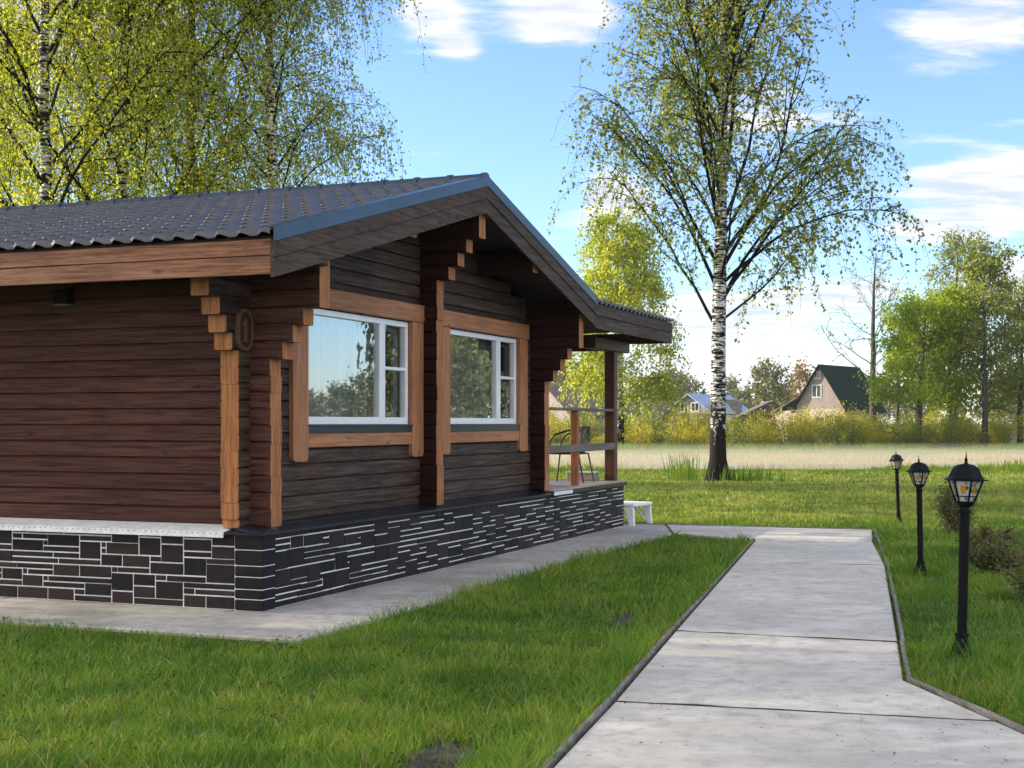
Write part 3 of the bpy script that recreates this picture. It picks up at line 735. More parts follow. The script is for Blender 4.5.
# roof: wavy stepped metal tile
def tile_roof(name,along0,along1,run0,run1,fn,period=.2,step=.35,parent=cabin,hump=.024,lip=.017):
    # fn(along,run,h)->xyz ; run grows up-slope from the eave
    ns=int((along1-along0)/period*10); A=np.linspace(along0,along1,ns+1)
    ph=(A-along0)/period*2*PI; wv=hump*(np.maximum(np.sin(ph),-.35))
    rows=[]; r=run0
    while r<run1-.01:
        e=min(r+step,run1)
        rows+= [(r,-.016,True),(r+.004,lip,False),(r+(e-r)*.35,lip*.62,False),(e-.004,0.0,False)]; r=e
    V=[]
    for (rr,dh,front) in rows:
        sag=.012*np.cos(ph)
        for a_,h_,s_ in zip(A,wv,sag): V.append(fn(a_,rr-(.03 if True else 0)*max(0,math.sin((a_-along0)/period*2*PI))*(1 if dh>.01 or front else .0),h_+dh+.035))
    nC=len(A); nR=len(rows); F=[(j*nC+i,j*nC+i+1,(j+1)*nC+i+1,(j+1)*nC+i) for j in range(nR-1) for i in range(nC-1)]
    o=np_mesh(name,V,F,M['tile'],parent,smooth=False); return o
nrm=math.sqrt(1+SL*SL)
left=lambda al,ru,h:(EAVE_A-.05+ru/nrm-h*SL/nrm, al, 3.08-.05*SL+SL*ru/nrm+h/nrm)
Lr=(RIDGE_A-EAVE_A+.05)*nrm
roofm=tile_roof('roof',RB+.02,RB2,0,Lr,left)
right=lambda al,ru,h:(REND-ru/nrm+h*SL/nrm, al, deck(REND)+SL*ru/nrm+h/nrm)
rr2=tile_roof('roof_slope',RB+.02,RB2,0,(REND-RIDGE_A)*nrm,right,parent=roofm)
# deck under tiles
b_=MB()
b_.prism([(EAVE_A+.01,deck(EAVE_A)-.09),(EAVE_A+.01,deck(EAVE_A)+.002),(RIDGE_A,deck(RIDGE_A)+.002),(REND,deck(REND)+.002),(REND,deck(REND)-.09),(RIDGE_A,deck(RIDGE_A)-.09)],lambda p,d:(p[0],d,p[1]),RB+.035,RB2)
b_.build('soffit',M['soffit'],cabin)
# ridge caps
rc=MB(); y=RB-.01
while y<RB2:
    y1=min(y+.40,RB2); prof=[]
    for (yy,r_) in ((y,.083),(y+.05,.083),(y+.052,.072),(y1+.02,.068)):
        prof.append([(RIDGE_A+r_*1.15*math.cos(t),yy,deck(RIDGE_A)+.030+r_*math.sin(t)) for t in np.linspace(0,PI,9)])
    vs=[p for q in prof for p in q]
    fs=[(i*9+k,i*9+k+1,(i+1)*9+k+1,(i+1)*9+k) for i in range(3) for k in range(8)]+[tuple(range(9))]
    rc.add(vs,fs); y+=.40
rc.build('ridge_cap',M['ridge'],roofm,smooth=False)
# rake trim + boards (gable side)
def rake(name,off0,off1,b0,b1,m,par,a_s=EAVE_A-.03,a_e=REND):
    q=MB()
    for (x0,x1) in ((a_s,RIDGE_A),(RIDGE_A,a_e)):
        q.prism([(x0,deck(x0)+off0),(x1,deck(x1)+off0),(x1,deck(x1)+off1),(x0,deck(x0)+off1)],lambda p,d:(p[0],d,p[1]),b0,b1)
    return q.build(name,m,par)
rake('rake_trim',-.035,.070,RB-.022,RB+.004,M['trim'],roofm)
rake('rake_trim_top',.0705,.077,RB-.022,RB+.10,M['trim'],roofm)
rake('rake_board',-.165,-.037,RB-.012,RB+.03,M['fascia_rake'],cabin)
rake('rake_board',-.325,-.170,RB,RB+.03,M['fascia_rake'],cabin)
# eave fascia (side)
q=MB(); q.cbox((EAVE_A-.032,EAVE_A+.006),(RB+.032,RB2),(2.925,3.052),.004); q.cbox((EAVE_A-.025,EAVE_A+.006),(RB+.032,RB2),(2.775,2.921),.004)
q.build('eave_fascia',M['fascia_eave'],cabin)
q=MB(); q.box(EAVE_A+.007,.24,RB+.035,RB2,2.93,2.955); q.build('eave_soffit',M['soffit'],cabin)

# porch
pf=MB(); pf.box(7.31,10.625,-.0,3.6,PT+.023,PT+.045); pf.build('porch_floor',M['pfloor'],cabin)
def part_box(name,m,x,y,z,c=.006,par=None):
    q=MB(); q.cbox(x,y,z,c); return q.build(name,m,par or cabin)
for yb in (.10,3.2): part_box('porch_post',M['post'],(10.40,10.56),(yb,yb+.16),(PT+.045,2.70))
part_box('rail_post',M['baluster'],(8.70,8.80),(.13,.23),(PT+.045,1.775))
part_box('porch_rail',M['rail'],(7.31,10.40),(.11,.25),(1.776,1.815))
part_box('lower_rail',M['rail'],(7.31,10.40),(.09,.128),(1.19,1.295))
part_box('porch_beam',M['post'],(9.3,11.05),(.05,.25),(2.701,2.868))
part_box('porch_beam',M['post'],(9.3,11.05),(3.2,3.4),(2.701,2.86))
part_box('porch_beam',M['post'],(10.38,10.58),(.252,3.198),(2.72,2.86))
pz=lambda b:3.205-.035*(b-RB)
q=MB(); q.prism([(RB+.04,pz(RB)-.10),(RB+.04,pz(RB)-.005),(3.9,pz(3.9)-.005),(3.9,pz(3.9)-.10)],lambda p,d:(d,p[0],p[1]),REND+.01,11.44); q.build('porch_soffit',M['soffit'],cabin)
tile_roof('porch_roof',REND+.01,11.52,0,4.5,lambda al,ru,h:(al,RB-.02+ru,pz(RB-.02+ru)+h-.02),parent=cabin,hump=.026,lip=.014)
q=MB(); q.cbox((REND-.02,11.46),(RB-.008,RB+.03),(3.035,3.195),.004); q.cbox((REND-.02,11.46),(RB,RB+.03),(2.865,3.030),.004); q.build('porch_fascia',M['fascia_rake'],cabin)
q=MB(); q.cbox((11.42,11.462),(RB+.032,3.9),(2.87,3.04),.004); q.build('porch_side_fascia',M['fascia_rake'],cabin)
# downspout-free: small vent lamp under the eave
wl=empty('wall_lamp',hw(.22,2.17,2.78),HROT); tag(wl,'small black wall lamp high on the brown side wall under the eave','wall lamp')
q=MB(); q.cbox((-.035,0),(-.05,.05),(-.05,.05),.006); q.build('bracket',M['black'],wl)
q=MB(); q.cbox((-.15,-.034),(-.085,.085),(-.10,.03),.012); hs=q.build('housing',M['black'],wl)
q=MB(); q.box(-.145,-.04,-.075,.075,-.106,-.1005); q.build('lens',M['grey_pvc'],wl)
# house number plate: oval board with carved rim and the digit 1
M['plate']=wood('plate_wood',(.030,.012,.009),(.055,.024,.018),'z',.5,knots=False)
M['plate_rim']=wood('plate_rim',(.10,.052,.034),(.17,.095,.065),'z',.5,knots=False)
hn=empty('house_number_sign',hw(.095,.255,2.40),HROT); tag(hn,'dark rounded number plate carved with the figure 1 at the cabin corner','sign')
def stad(w_,h_,n_=10):
    r=w_/2; pts=[]
    for s_,cz in ((1,h_/2-r),(-1,-h_/2+r)):
        for k in range(n_+1):
            t=PI*k/n_ + (0 if s_>0 else PI); pts.append((r*math.cos(t),cz+r*math.sin(t)))
    return pts
q=MB(); q.prism(stad(.225,.35),lambda p,d:(p[0],d,p[1]),-.028,-.001); q.build('plate',M['plate'],hn)
q=MB(); o1=stad(.235,.36); i1=stad(.185,.31); N_=len(o1)
vs=[(p[0],-.001,p[1]) for p in o1]+[(p[0],-.040,p[1]) for p in o1]+[(p[0],-.040,p[1]) for p in i1]+[(p[0],-.027,p[1]) for p in i1]
q.add(vs,[(l*N_+i,l*N_+(i+1)%N_,(l+1)*N_+(i+1)%N_,(l+1)*N_+i) for l in range(3) for i in range(N_)]); q.build('rim',M['plate_rim'],hn)
q=MB(); q.prism([(-.02,-.09),(.02,-.09),(.02,.10),(-.005,.10),(-.05,.055),(-.05,.03),(-.02,.05)],lambda p,d:(p[0],d,p[1]),-.040,-.0275)
q.box(-.045,.045,-.040,-.0277,-.105,-.0905); q.build('digit',M['plate_rim'],hn)

# ------------------------------------------------------------------ porch chair, box, sunbed
ch=empty('bistro_chair',hw(9.72,.62,PT+.045),HROT); tag(ch,'black metal armchair with curved arms on the porch behind the rail','chair')
q=MB(); q.cbox((-.22,.22),(-.20,.24),(.435,.455),.006); q.build('seat',M['black_metal'],ch)
for sx in (-.26,.26):
    q=MB(); q.tube([(sx*.95,.27,0),(sx,.22,.42),(sx*1.02,.20,.62),(sx*1.05,.12,.715),(sx*1.05,-.05,.765),(sx*1.0,-.20,.80),(sx*.85,-.27,.82)],.013,8); q.build('arm',M['black_metal'],ch)
    q=MB(); q.tube([(sx*.95,-.33,0),(sx*.9,-.24,.44)],.013,8); q.build('leg',M['black_metal'],ch)
q=MB(); q.tube([(-.221,-.27,.82),(0,-.31,.835),(.221,-.27,.82)],.013,8)
for k in range(7):
    x=-.18+.06*k; q.tube([(x,-.20,.45),(x,-.26,.60),(x,-.285-.02*(1-abs(x)/.2),.825)],.009,6)
q.build('backrest',M['black_metal'],ch)
q=MB(); q.tube([(-.24,.235,.43),(.24,.235,.43)],.011,6); q.tube([(-.235,-.24,.43),(.235,-.24,.43)],.011,6); q.tube([(-.24,-.24,.43),(-.24,.235,.43)],.011,6); q.tube([(.24,-.24,.43),(.24,.235,.43)],.011,6); q.build('seat_frame',M['black_metal'],ch)
bx=empty('storage_box',hw(10.42,.62,PT+.045),HROT); tag(bx,'low pale box on the porch floor beside the corner post','box')
q=MB(); q.cbox((-.13,.13),(-.22,.22),(0,.11),.01); q.build('body',M['pfloor'],bx)
q=MB(); q.cbox((-.145,.145),(-.235,.235),(.111,.14),.008); q.build('lid',M['strip'],bx)
sb=empty('sun_lounger',hw(11.06,-.18,-.004),HROT+R(-8)); tag(sb,'white plastic sun lounger end beside the far end of the plinth','sun lounger')
W2=.36
q=MB()
for x in (-W2,W2-.06): q.cbox((x,x+.06),(0,1.85),(.295,.345),.018)
q.cbox((-W2+.06,W2-.06),(0,.07),(.29,.343),.018); q.cbox((-W2+.06,W2-.06),(1.78,1.85),(.29,.343),.018); q.build('frame',M['white_pvc'],sb)
q=MB(); y=.09
while y<1.74: q.cbox((-W2+.061,W2-.061),(y,y+.075),(.31,.335),.008); y+=.1
q.build('slats',M['white_pvc'],sb)
for x in (-W2,W2-.055):
    for y,dy in ((.03,-.02),(1.60,.02)):
        q=MB(); q.prism([(y,.286),(y+.13,.286),(y+.10+dy*2,.0),(y+.02+dy*2,.0)],lambda p,d:(d,p[0],p[1]),x,x+.055); q.build('leg',M['white_pvc'],sb)
for x in (-W2+.05,W2-.05):
    q=MB(); q.tube([(x,.30,.28),(x,.12,.06)],.016,6); q.build('brace',M['white_pvc'],sb)

# ------------------------------------------------------------------ garden lamps
m,nn,b=mat('lamp_glass'); out=m.node_tree.nodes['Material Output']; m.node_tree.nodes.remove(b)
o_=nn.obj(); vz=nn.new('ShaderNodeTexVoronoi'); nn.set(vz.inputs['Vector'],o_); vz.inputs['Scale'].default_value=26
tr=nn.new('ShaderNodeBsdfTransparent'); tr.inputs[0].default_value=(.85,.88,.86,1)
tl=nn.new('ShaderNodeBsdfTranslucent'); tl.inputs[0].default_value=(.8,.8,.74,1); df=nn.new('ShaderNodeBsdfPrincipled'); df.inputs['Base Color'].default_value=(.7,.72,.70,1); df.inputs['Roughness'].default_value=.1
m1=nn.new('ShaderNodeMixShader'); m1.inputs[0].default_value=.45; nn.l.new(tl.outputs[0],m1.inputs[1]); nn.l.new(df.outputs[0],m1.inputs[2])
m2=nn.new('ShaderNodeMixShader'); nn.set(m2.inputs[0],nn.ramp(vz.outputs['Distance'],.2,.6)); nn.l.new(tr.outputs[0],m2.inputs[1]); nn.l.new(m1.outputs[0],m2.inputs[2]); nn.l.new(m2.outputs[0],out.inputs[0]); M['lamp_glass']=m
m,nn,b=mat('amber_glass'); out=m.node_tree.nodes['Material Output']
b.inputs['Base Color'].default_value=(.75,.42,.05,1); b.inputs['Roughness'].default_value=.15
tl=nn.new('ShaderNodeBsdfTranslucent'); tl.inputs[0].default_value=(.95,.58,.08,1); mx=nn.new('ShaderNodeMixShader'); mx.inputs[0].default_value=.6
nn.l.new(b.outputs[0],mx.inputs[1]); nn.l.new(tl.outputs[0],mx.inputs[2]); nn.l.new(mx.outputs[0],out.inputs[0]); M['amber']=m
gl_=empty('garden_lamp'); LGRP='black lantern posts along the path'
q=MB(); q.lathe([(.105,0),(.105,.012),(.098,.02),(.085,.045),(.058,.10),(.046,.15),(.044,.165),(.050,.17),(.050,.185),(.037,.19)],16); q.build('base',M['black'],gl_,smooth=False)
q=MB(); q.lathe([(.034,.185),(.034,1.02),(.040,1.025),(.040,1.045),(.034,1.05),(.032,1.075)],14); q.build('pole',M['black'],gl_)
ln=MB()
def ring(r,z,n_=6): return [(r*math.cos(2*PI*k/n_+.26),r*math.sin(2*PI*k/n_+.26),z) for k in range(n_)]
ln.lathe([(.030,1.07),(.058,1.085),(.062,1.10),(.055,1.108)],6)
zb,zt,rb,rt=1.105,1.262,.060,.118
for k in range(6):
    a=ring(rb,zb)[k]; c=ring(rt,zt)[k]; ln.tube([a,c],.0075,6)
    a2=ring(rb,zb)[(k+1)%6]; c2=ring(rt,zt)[(k+1)%6]; ln.tube([a,a2],.008,6); ln.tube([c,c2],.008,6)
    lo=.27; p0=tuple(a[i]+(c[i]-a[i])*lo for i in range(3)); p1=tuple(a2[i]+(c2[i]-a2[i])*lo for i in range(3)); ln.tube([p0,p1],.004,5)
lant=ln.build('lantern',M['black'],gl_)
for k in range(6):
    s=.97; a=ring(rb*s,zb)[k]; c=ring(rt*s,zt)[k]; a2=ring(rb*s,zb)[(k+1)%6]; c2=ring(rt*s,zt)[(k+1)%6]
    g=MB(); s2=.965
    e=[tuple(v*(s2/s) if i<2 else v for i,v in enumerate(p)) for p in (a,a2,c2,c)]
    g.add([a,a2,c2,c]+e,[(0,1,2,3),(7,6,5,4),(0,4,5,1),(1,5,6,2),(2,6,7,3),(3,7,4,0)]); g.build('pane',M['lamp_glass'],lant)
    # amber stained centre of the pane
    def bil(u_,v_,sc): 
        p=[(a[i]*(1-u_)+a2[i]*u_)*(1-v_)+(c[i]*(1-u_)+c2[i]*u_)*v_ for i in range(3)]; return (p[0]*sc,p[1]*sc,p[2])
    g=MB(); f8=[bil(.3,.40,1.012),bil(.7,.40,1.012),bil(.7,.74,1.012),bil(.3,.74,1.012)]; b8=[bil(.3,.40,1.002),bil(.7,.40,1.002),bil(.7,.74,1.002),bil(.3,.74,1.002)]
    g.add(f8+b8,[(0,1,2,3),(7,6,5,4),(0,4,5,1),(1,5,6,2),(2,6,7,3),(3,7,4,0)]); g.build('amber_inset',M['amber'],lant)
hd=MB(); prof=[(.150,1.258),(.152,1.264),(.128,1.272),(.112,1.290),(.098,1.325),(.082,1.350),(.055,1.367),(.028,1.373),(.014,1.376)]
vs=[p for r_,z_ in prof for p in ring(r_,z_)]
hd.add(vs,[(i*6+k,i*6+(k+1)%6,(i+1)*6+(k+1)%6,(i+1)*6+k) for i in range(len(prof)-1) for k in range(6)]+[tuple(range(6)),tuple(range(len(vs)-6,len(vs)))])
hd.build('lamp_hood',M['black'],gl_)
q=MB(); q.lathe([(.012,1.372),(.014,1.38),(.009,1.39),(.013,1.40),(.006,1.415),(.003,1.445),(.001,1.46)],10); q.build('finial',M['black'],gl_)
lamps=[((3.10,9.66),0.985,0,R(1.6),R(17),'largest black lantern post nearest the camera beside the bend of the path'),
       ((4.36,14.93),.885,0,R(-1.2),R(20),'black lantern post standing between the nearest and the farthest lamp'),
       ((6.19,22.4),.825,0,R(-3.8),R(40),'farthest black lantern post leaning left at the end of the path')]
for i,(xy,s,rx,ry,rz,lab) in enumerate(lamps):
    o=gl_ if i==0 else copy_tree(gl_)
    o.location=(xy[0],xy[1],GZ); o.scale=(s,s,s) if i==0 else (s*1.02,s*1.02,s); o.rotation_euler=(rx,ry,rz); tag(o,lab,'lamp post',LGRP)

# ------------------------------------------------------------------ trees
class TubeBag:
    def __init__(s): s.V=[];s.F=[];s.thin=[];s.n=0
    def add(s,pts,rad,n=6):
        P=np.asarray(pts,float); k=len(P); T=np.gradient(P,axis=0); T/=np.linalg.norm(T,axis=1)[:,None]+1e-9
        ref=np.array([.31,.95,.05]) if abs(T[0][1])<.8 else np.array([1,.1,0.]); A=np.cross(T,ref); A/=np.linalg.norm(A,axis=1)[:,None]+1e-9; B=np.cross(T,A)
        th=np.arange(n)*2*PI/n; r=np.asarray(rad)[:,None,None]
        ringv=P[:,None,:]+r*(A[:,None,:]*np.cos(th)[None,:,None]+B[:,None,:]*np.sin(th)[None,:,None])
        s.V.append(ringv.reshape(-1,3)); i=np.arange(k-1)[:,None]*n; j=np.arange(n)[None,:]; jn=(j+1)%n
        F=np.stack([i+j,i+jn,i+n+jn,i+n+j],-1).reshape(-1,4)+s.n; s.F.append(F); s.n+=k*n
        mr=(np.asarray(rad)[:-1]+np.asarray(rad)[1:])/2
        s.thin.append(np.repeat((mr<.085).astype(float),n))
    def build(s,name,m,parent):
        return np_mesh(name,np.concatenate(s.V),np.concatenate(s.F),m,parent,attrs={'thin':('FACE',np.concatenate(s.thin))},smooth=True)
def leaves(name,C,size,m,parent,seed,hang=.5,aspect=.62,chunk=1.0):
    r=np.random.default_rng(seed); N=len(C); C=np.asarray(C)
    nrm_=r.normal(size=(N,3)); nrm_[:,2]*=.75; nrm_/=np.linalg.norm(nrm_,axis=1)[:,None]
    d=r.normal(size=(N,3)); d[:,2]-=hang*1.6; d-=nrm_*np.sum(d*nrm_,1)[:,None]; d/=np.linalg.norm(d,axis=1)[:,None]+1e-9
    sdv=np.cross(nrm_,d); s=(size*(.6+.8*r.random(N)))[:,None]
    V=np.stack([C,C+d*s*.45+sdv*s*aspect*.5,C+d*s+nrm_*s*.12,C+d*s*.45-sdv*s*aspect*.5],1).reshape(-1,3)
    return np_mesh(name,V,np.arange(4*N).reshape(-1,4),m,parent,attrs={'lv':('FACE',r.random(N))})
def unit(v): v=np.asarray(v,float); return v/(np.linalg.norm(v)+1e-9)
def grow(seed,h,r0,lo,width,nlimb,elev,arch,nsub,ntwig,twig,dens,env,twig_r=.007,jit=.10,sarch=None,top=.98,limbs=None,wob=.012,lean=(0,0),hangk=.85,tubes=True,flare=1.25,rlimb=.30):
    g=np.random.default_rng(seed); T=TubeBag(); leafC=[]
    k=16; t=np.linspace(0,1,k); off=np.cumsum(g.normal(0,wob,(k,2)),0)*h*.3; off-=off[0]
    TP=np.stack([off[:,0]*t+lean[0]*t,off[:,1]*t+lean[1]*t,t*h],1); TRr=r0*((1-t)**.8*.96+.04); TRr[0]*=flare; 
    t2=np.concatenate([[0,.012,.03],t[1:]]); TP2=np.stack([np.interp(t2,t,TP[:,i]) for i in range(3)],1); R2=np.interp(t2,t,r0*((1-t)**.8*.96+.04)); R2[0]*=flare*1.15; R2[1]*=flare*.98; R2[2]*=1.06
    T.add(TP2,R2,14)
    def at(s): return np.array([np.interp(s,t,TP[:,i]) for i in range(3)])
    rad=lambda s: r0*((1-s)**.8*.96+.04)
    L=[]
    for i in range(nlimb):
        s=lo+(top-lo)*((i+g.random()*.8)/nlimb)**1.0; L.append((s,i*2.399+g.normal(0,.35),elev*(1+g.normal(0,.12)),width*env((s-lo)/(1-lo))*(.75+.4*g.random())))
    if limbs: L+=limbs
    for (s,az,el,ln) in L:
        if ln<.25: continue
        p=at(s); n_=9; pts=[p]; d=unit([math.cos(az)*math.cos(el),math.sin(az)*math.cos(el),math.sin(el)]); step=ln/(n_-1)
        for q in range(n_-1):
            d=unit(d+np.array([0,0,-arch*(q/n_)])+g.normal(0,.10,3)); p=p+d*step; pts.append(p)
        pts=np.array(pts); rl=min(rad(s)*.5,max(.016,ln*.0092*(.7+rlimb))); rr=rl*(1-np.linspace(0,1,n_)*.82)
        T.add(pts,rr,6)
        for a in range(nsub):
            f=.22+.78*((a+g.random())/nsub); ii=f*(n_-1); i0=min(int(ii),n_-2); q=pts[i0]+(pts[i0+1]-pts[i0])*(ii-i0)
            dl=unit(pts[i0+1]-pts[i0]); sd_=unit(np.cross(dl,[0,0,1])+1e-6)*(1 if g.random()<.5 else -1)
            d=unit(dl*.8+sd_*(.35+.6*g.random())+np.array([0,0,g.normal(.05,.30)])); sl_=ln*(.22+.30*g.random())*(1.15-f*.55); m_=6; sp=[q]
            for z in range(m_-1):
                d=unit(d+np.array([0,0,-(arch*1.2 if sarch is None else sarch)*(z/m_)])+g.normal(0,.14,3)); sp.append(sp[-1]+d*sl_/(m_-1))
            sp=np.array(sp)
            if tubes: T.add(sp,np.linspace(max(.008,rl*.35),.006,m_),4)
            for b in range(ntwig):
                f2=(b+g.random())/ntwig; jj=f2*(m_-1); j0=min(int(jj),m_-2); q2=sp[j0]+(sp[j0+1]-sp[j0])*(jj-j0)
                d=unit(g.normal(0,.55,3)+np.array([0,0,.1])+unit(sp[j0+1]-sp[j0])*.6); tl_=twig*(.35+1.0*g.random()); u_=5; tp=[q2]
                for z in range(u_-1):
                    d=unit(d+np.array([0,0,-hangk*(.35+z*.3)])+g.normal(0,.10,3)); tp.append(tp[-1]+d*tl_/(u_-1))
                tp=np.array(tp)
                if tubes and twig_r>0: T.add(tp,np.linspace(twig_r,twig_r*.5,u_),3)
                nl=g.poisson(dens*tl_)+1; x=g.random(nl)*(u_-1.001); i0=x.astype(int); leafC.append(tp[i0]+(tp[i0+1]-tp[i0])*(x-i0)[:,None]+g.normal(0,jit,(nl,3)))
    return T,(np.concatenate(leafC) if leafC else np.zeros((0,3)))
ENV_B=lambda s: (.55+.75*math.sin(PI*min(1,s*.9+.12)))*(1-.55*s)
def tree(name,loc,label,cat,group,leafm,barkm,leaf,seed,rz=0,hang=.5,aspect=.62,**kw):
    o=empty(name,loc,rz); tag(o,label,cat,group)
    T,C=grow(seed,**kw); T.build('trunk',barkm,o)
    if len(C): leaves('crown',C,leaf,leafm,o,seed+1,hang,aspect)
    return o
# the tall birch in the open lawn
mainb=tree('birch_tree',(5.78,39.3,GZ),'tall sparse birch with white trunk and black base alone on the open lawn','tree',None,M['leaf_main'],M['birch'],.108,31,hang=.6,
    h=21.0,r0=.235,flare=1.45,lo=.23,width=6.7,nlimb=58,elev=R(62),arch=.07,sarch=.22,nsub=10,ntwig=6,twig=1.5,dens=11.5,env=lambda s:(.74+.36*math.sin(PI*min(1,s*1.0+.15)))*(1-.49*s),twig_r=.006,jit=.06,wob=.008,
    limbs=[(.20,R(176),R(70),5.6),(.212,R(8),R(40),4.2),(.235,R(20),R(57),6.2),(.26,R(-10),R(54),5.6),(.29,R(165),R(54),6.4),(.32,R(5),R(58),5.8)])
for dx_,hh,cnt,lab in ((-.95,.75,90,'tall pale grass clump left of the birch trunk base'),(.75,.42,120,'low green grass clump right of the birch trunk base')):
    V=[];g=np.random.default_rng(int(hh*100))
    for i in range(cnt):
        x,y=g.normal(0,.24 if dx_<0 else .5),g.normal(0,.22); h_=hh*(.5+.7*g.random()); th=g.random()*2*PI; wv=.012; ln_=.35*h_*g.random()
        c=np.array([x,y,0]); mid=c+[math.cos(th)*ln_*.35,math.sin(th)*ln_*.35,h_*.55]; tip=c+[math.cos(th)*ln_,math.sin(th)*ln_,h_]
        V+= [c-[wv,0,0],c+[wv,0,0],mid+[wv*.8,0,0],mid-[wv*.8,0,0], mid-[wv*.8,0,0],mid+[wv*.8,0,0],tip+[.002,0,0],tip-[.002,0,0]]
    o=np_mesh('grass_clump',V,np.arange(len(V)).reshape(-1,4),M['grass'],attrs={'lv':('FACE',np.repeat(g.random(cnt)*.7,2))}); o.location=(5.78+dx_,39.1,GZ); tag(o,lab,'grass clump')

# birch grove left, behind the cabin
GROVE='dense yellow-green birches behind the cabin'
kwb=dict(h=17.5,r0=.17,lo=.22,width=5.0,nlimb=34,elev=R(56),arch=.14,nsub=8,ntwig=7,twig=2.0,dens=16,hangk=1.25,sarch=.3,env=ENV_B,twig_r=.005,jit=.09,wob=.012)
g1=tree('birch_tree',(px(125,0,30).x,30,GZ),'second birch from the left edge, bright yellow-green crown over the roof ridge','tree',GROVE,M['leaf_birch'],M['birch'],.072,41,**kwb)
g2=tree('birch_tree',(px(190,0,33).x,33,GZ),'birch with dark upright trunk in the middle of the grove above the roof','tree',GROVE,M['leaf_birch'],M['birch'],.072,42,**kwb)
g3=tree('birch_tree',(px(276,0,31).x,31,GZ),'rightmost birch of the grove with drooping twigs against open blue sky','tree',GROVE,M['leaf_birch'],M['birch'],.072,43,**{**kwb,'width':3.1,'arch':.16,'twig':1.9})
def cp(o,loc,rz,label,group,s=1.0,sz=None):
    c=copy_tree(o); c.location=loc; c.rotation_euler=(0,0,rz); c.scale=(s,s,sz or s); c['label']=label
    if group: c['group']=group
    elif 'group' in c: del c['group']
    return c
cp(g1,(px(45,0,29).x,29,GZ),2.1,'leftmost sunlit birch whose crown reaches the left edge of the photo',GROVE)
cp(g2,(px(85,0,38).x,38,GZ),.8,'birch at the back of the grove seen between two brighter crowns on the left',GROVE,1.05)
cp(g3,(px(-40,0,41).x,41,GZ),4.0,'birch at the left picture edge behind the sunlit crowns',GROVE,1.05)
# the same stand of birches goes on left of the cabin, unseen; last two added to shade the path
STAND='birches left of the cabin beyond the picture edge'
for i,(x,y,rz,s) in enumerate([(-15.5,19,1.0,.9),(-19,14.5,3.0,1.0),(-25,20,2.2,1.05),(-21,9.5,.4,.95),(-29,13,4.4,1.1),(-16.8,14.6,2.6,.95),(-14.4,24.6,.9,.85)]):
    cp((g1,g2,g3)[i%3],(x,y,GZ),rz,'unseen shade-giving birch left of the cabin beyond the edge of the photo',STAND,s)
# weeping birch across the water
wb=tree('birch_tree',(px(620,0,86).x,86,.0),'weeping yellow-green birch across the water, seen just right of the porch post','tree',None,M['leaf_birch'],M['birch'],.19,51,hang=.9,
   h=14.2,r0=.30,lo=.16,width=4.0,nlimb=26,elev=R(50),arch=.34,nsub=6,ntwig=7,twig=2.3,dens=13,env=lambda s:(.8+.35*math.sin(PI*s))*(1-.62*s),twig_r=0,jit=.12,hangk=1.2)
# bare tree by the A-frame
bt=tree('bare_tree',(px(873,0,88).x,88,.0),'thin nearly bare dark tree in front of the green-roofed house','tree',None,M['leaf_olive'],M['bark'],.17,61,
   h=12.2,r0=.26,lo=.30,width=4.4,nlimb=22,elev=R(36),arch=-.10,nsub=5,ntwig=2,twig=.7,dens=.35,env=lambda s:1.05-.8*s,twig_r=.018,jit=.1,hangk=.05)
# right-hand group
def rt(x,Y,label,leafm,seed,bark='bark',leaf=.2,**kw): return tree('leafy_tree',(px(x,0,Y).x,Y,.0),label,'tree','tall trees at the right across the water',leafm,M[bark],leaf,seed,**kw)
rt(917,84,'bright green spreading tree with dark leaning trunk nearest the bare tree',M['leaf_bright'],71,h=8.6,r0=.24,lo=.22,width=3.6,nlimb=22,elev=R(30),arch=.02,nsub=7,ntwig=5,twig=.9,dens=20,env=lambda s:1.0-.5*s,twig_r=0,jit=.24,hangk=.05,lean=(.5,0),leaf=.21)
rt(955,90,'tallest thin-crowned olive tree rising above the bright green one',M['leaf_olive'],72,h=13.4,r0=.24,lo=.42,width=3.0,nlimb=22,elev=R(42),arch=.02,nsub=5,ntwig=4,twig=.9,dens=9,env=lambda s:1.0-.6*s,twig_r=.012,jit=.2,hangk=.2,leaf=.19)
rt(985,83,'dark straight-trunked olive tree with feathery crown near the right edge',M['leaf_olive'],73,h=11.6,r0=.20,lo=.28,width=3.3,nlimb=28,elev=R(38),arch=.0,nsub=6,ntwig=5,twig=.9,dens=12,env=lambda s:1.0-.62*s,twig_r=.012,jit=.2,hangk=.2,leaf=.19)
rt(950,86,'green rounded tree right behind the bright spreading one',M['leaf_bright'],74,h=8.8,r0=.20,lo=.2,width=3.0,nlimb=20,elev=R(34),arch=.02,nsub=6,ntwig=5,twig=.8,dens=18,env=lambda s:1.0-.5*s,twig_r=0,jit=.27,hangk=.1,leaf=.21)
rt(1020,86,'olive-brown bushy tree cut by the right edge of the photo',M['leaf_olive'],75,h=9.5,r0=.2,lo=.15,width=3.2,nlimb=24,elev=R(38),arch=.0,nsub=6,ntwig=5,twig=.9,dens=13,env=lambda s:1.0-.6*s,twig_r=.012,jit=.25,hangk=.2,leaf=.2)
rt(897,93,'slender sparse tree between the bare tree and the bright green tree',M['leaf_olive'],76,h=9.8,r0=.15,lo=.45,width=2.2,nlimb=14,elev=R(48),arch=.0,nsub=4,ntwig=3,twig=.7,dens=4,env=lambda s:1.0-.5*s,twig_r=.016,jit=.2,hangk=.2,leaf=.18)
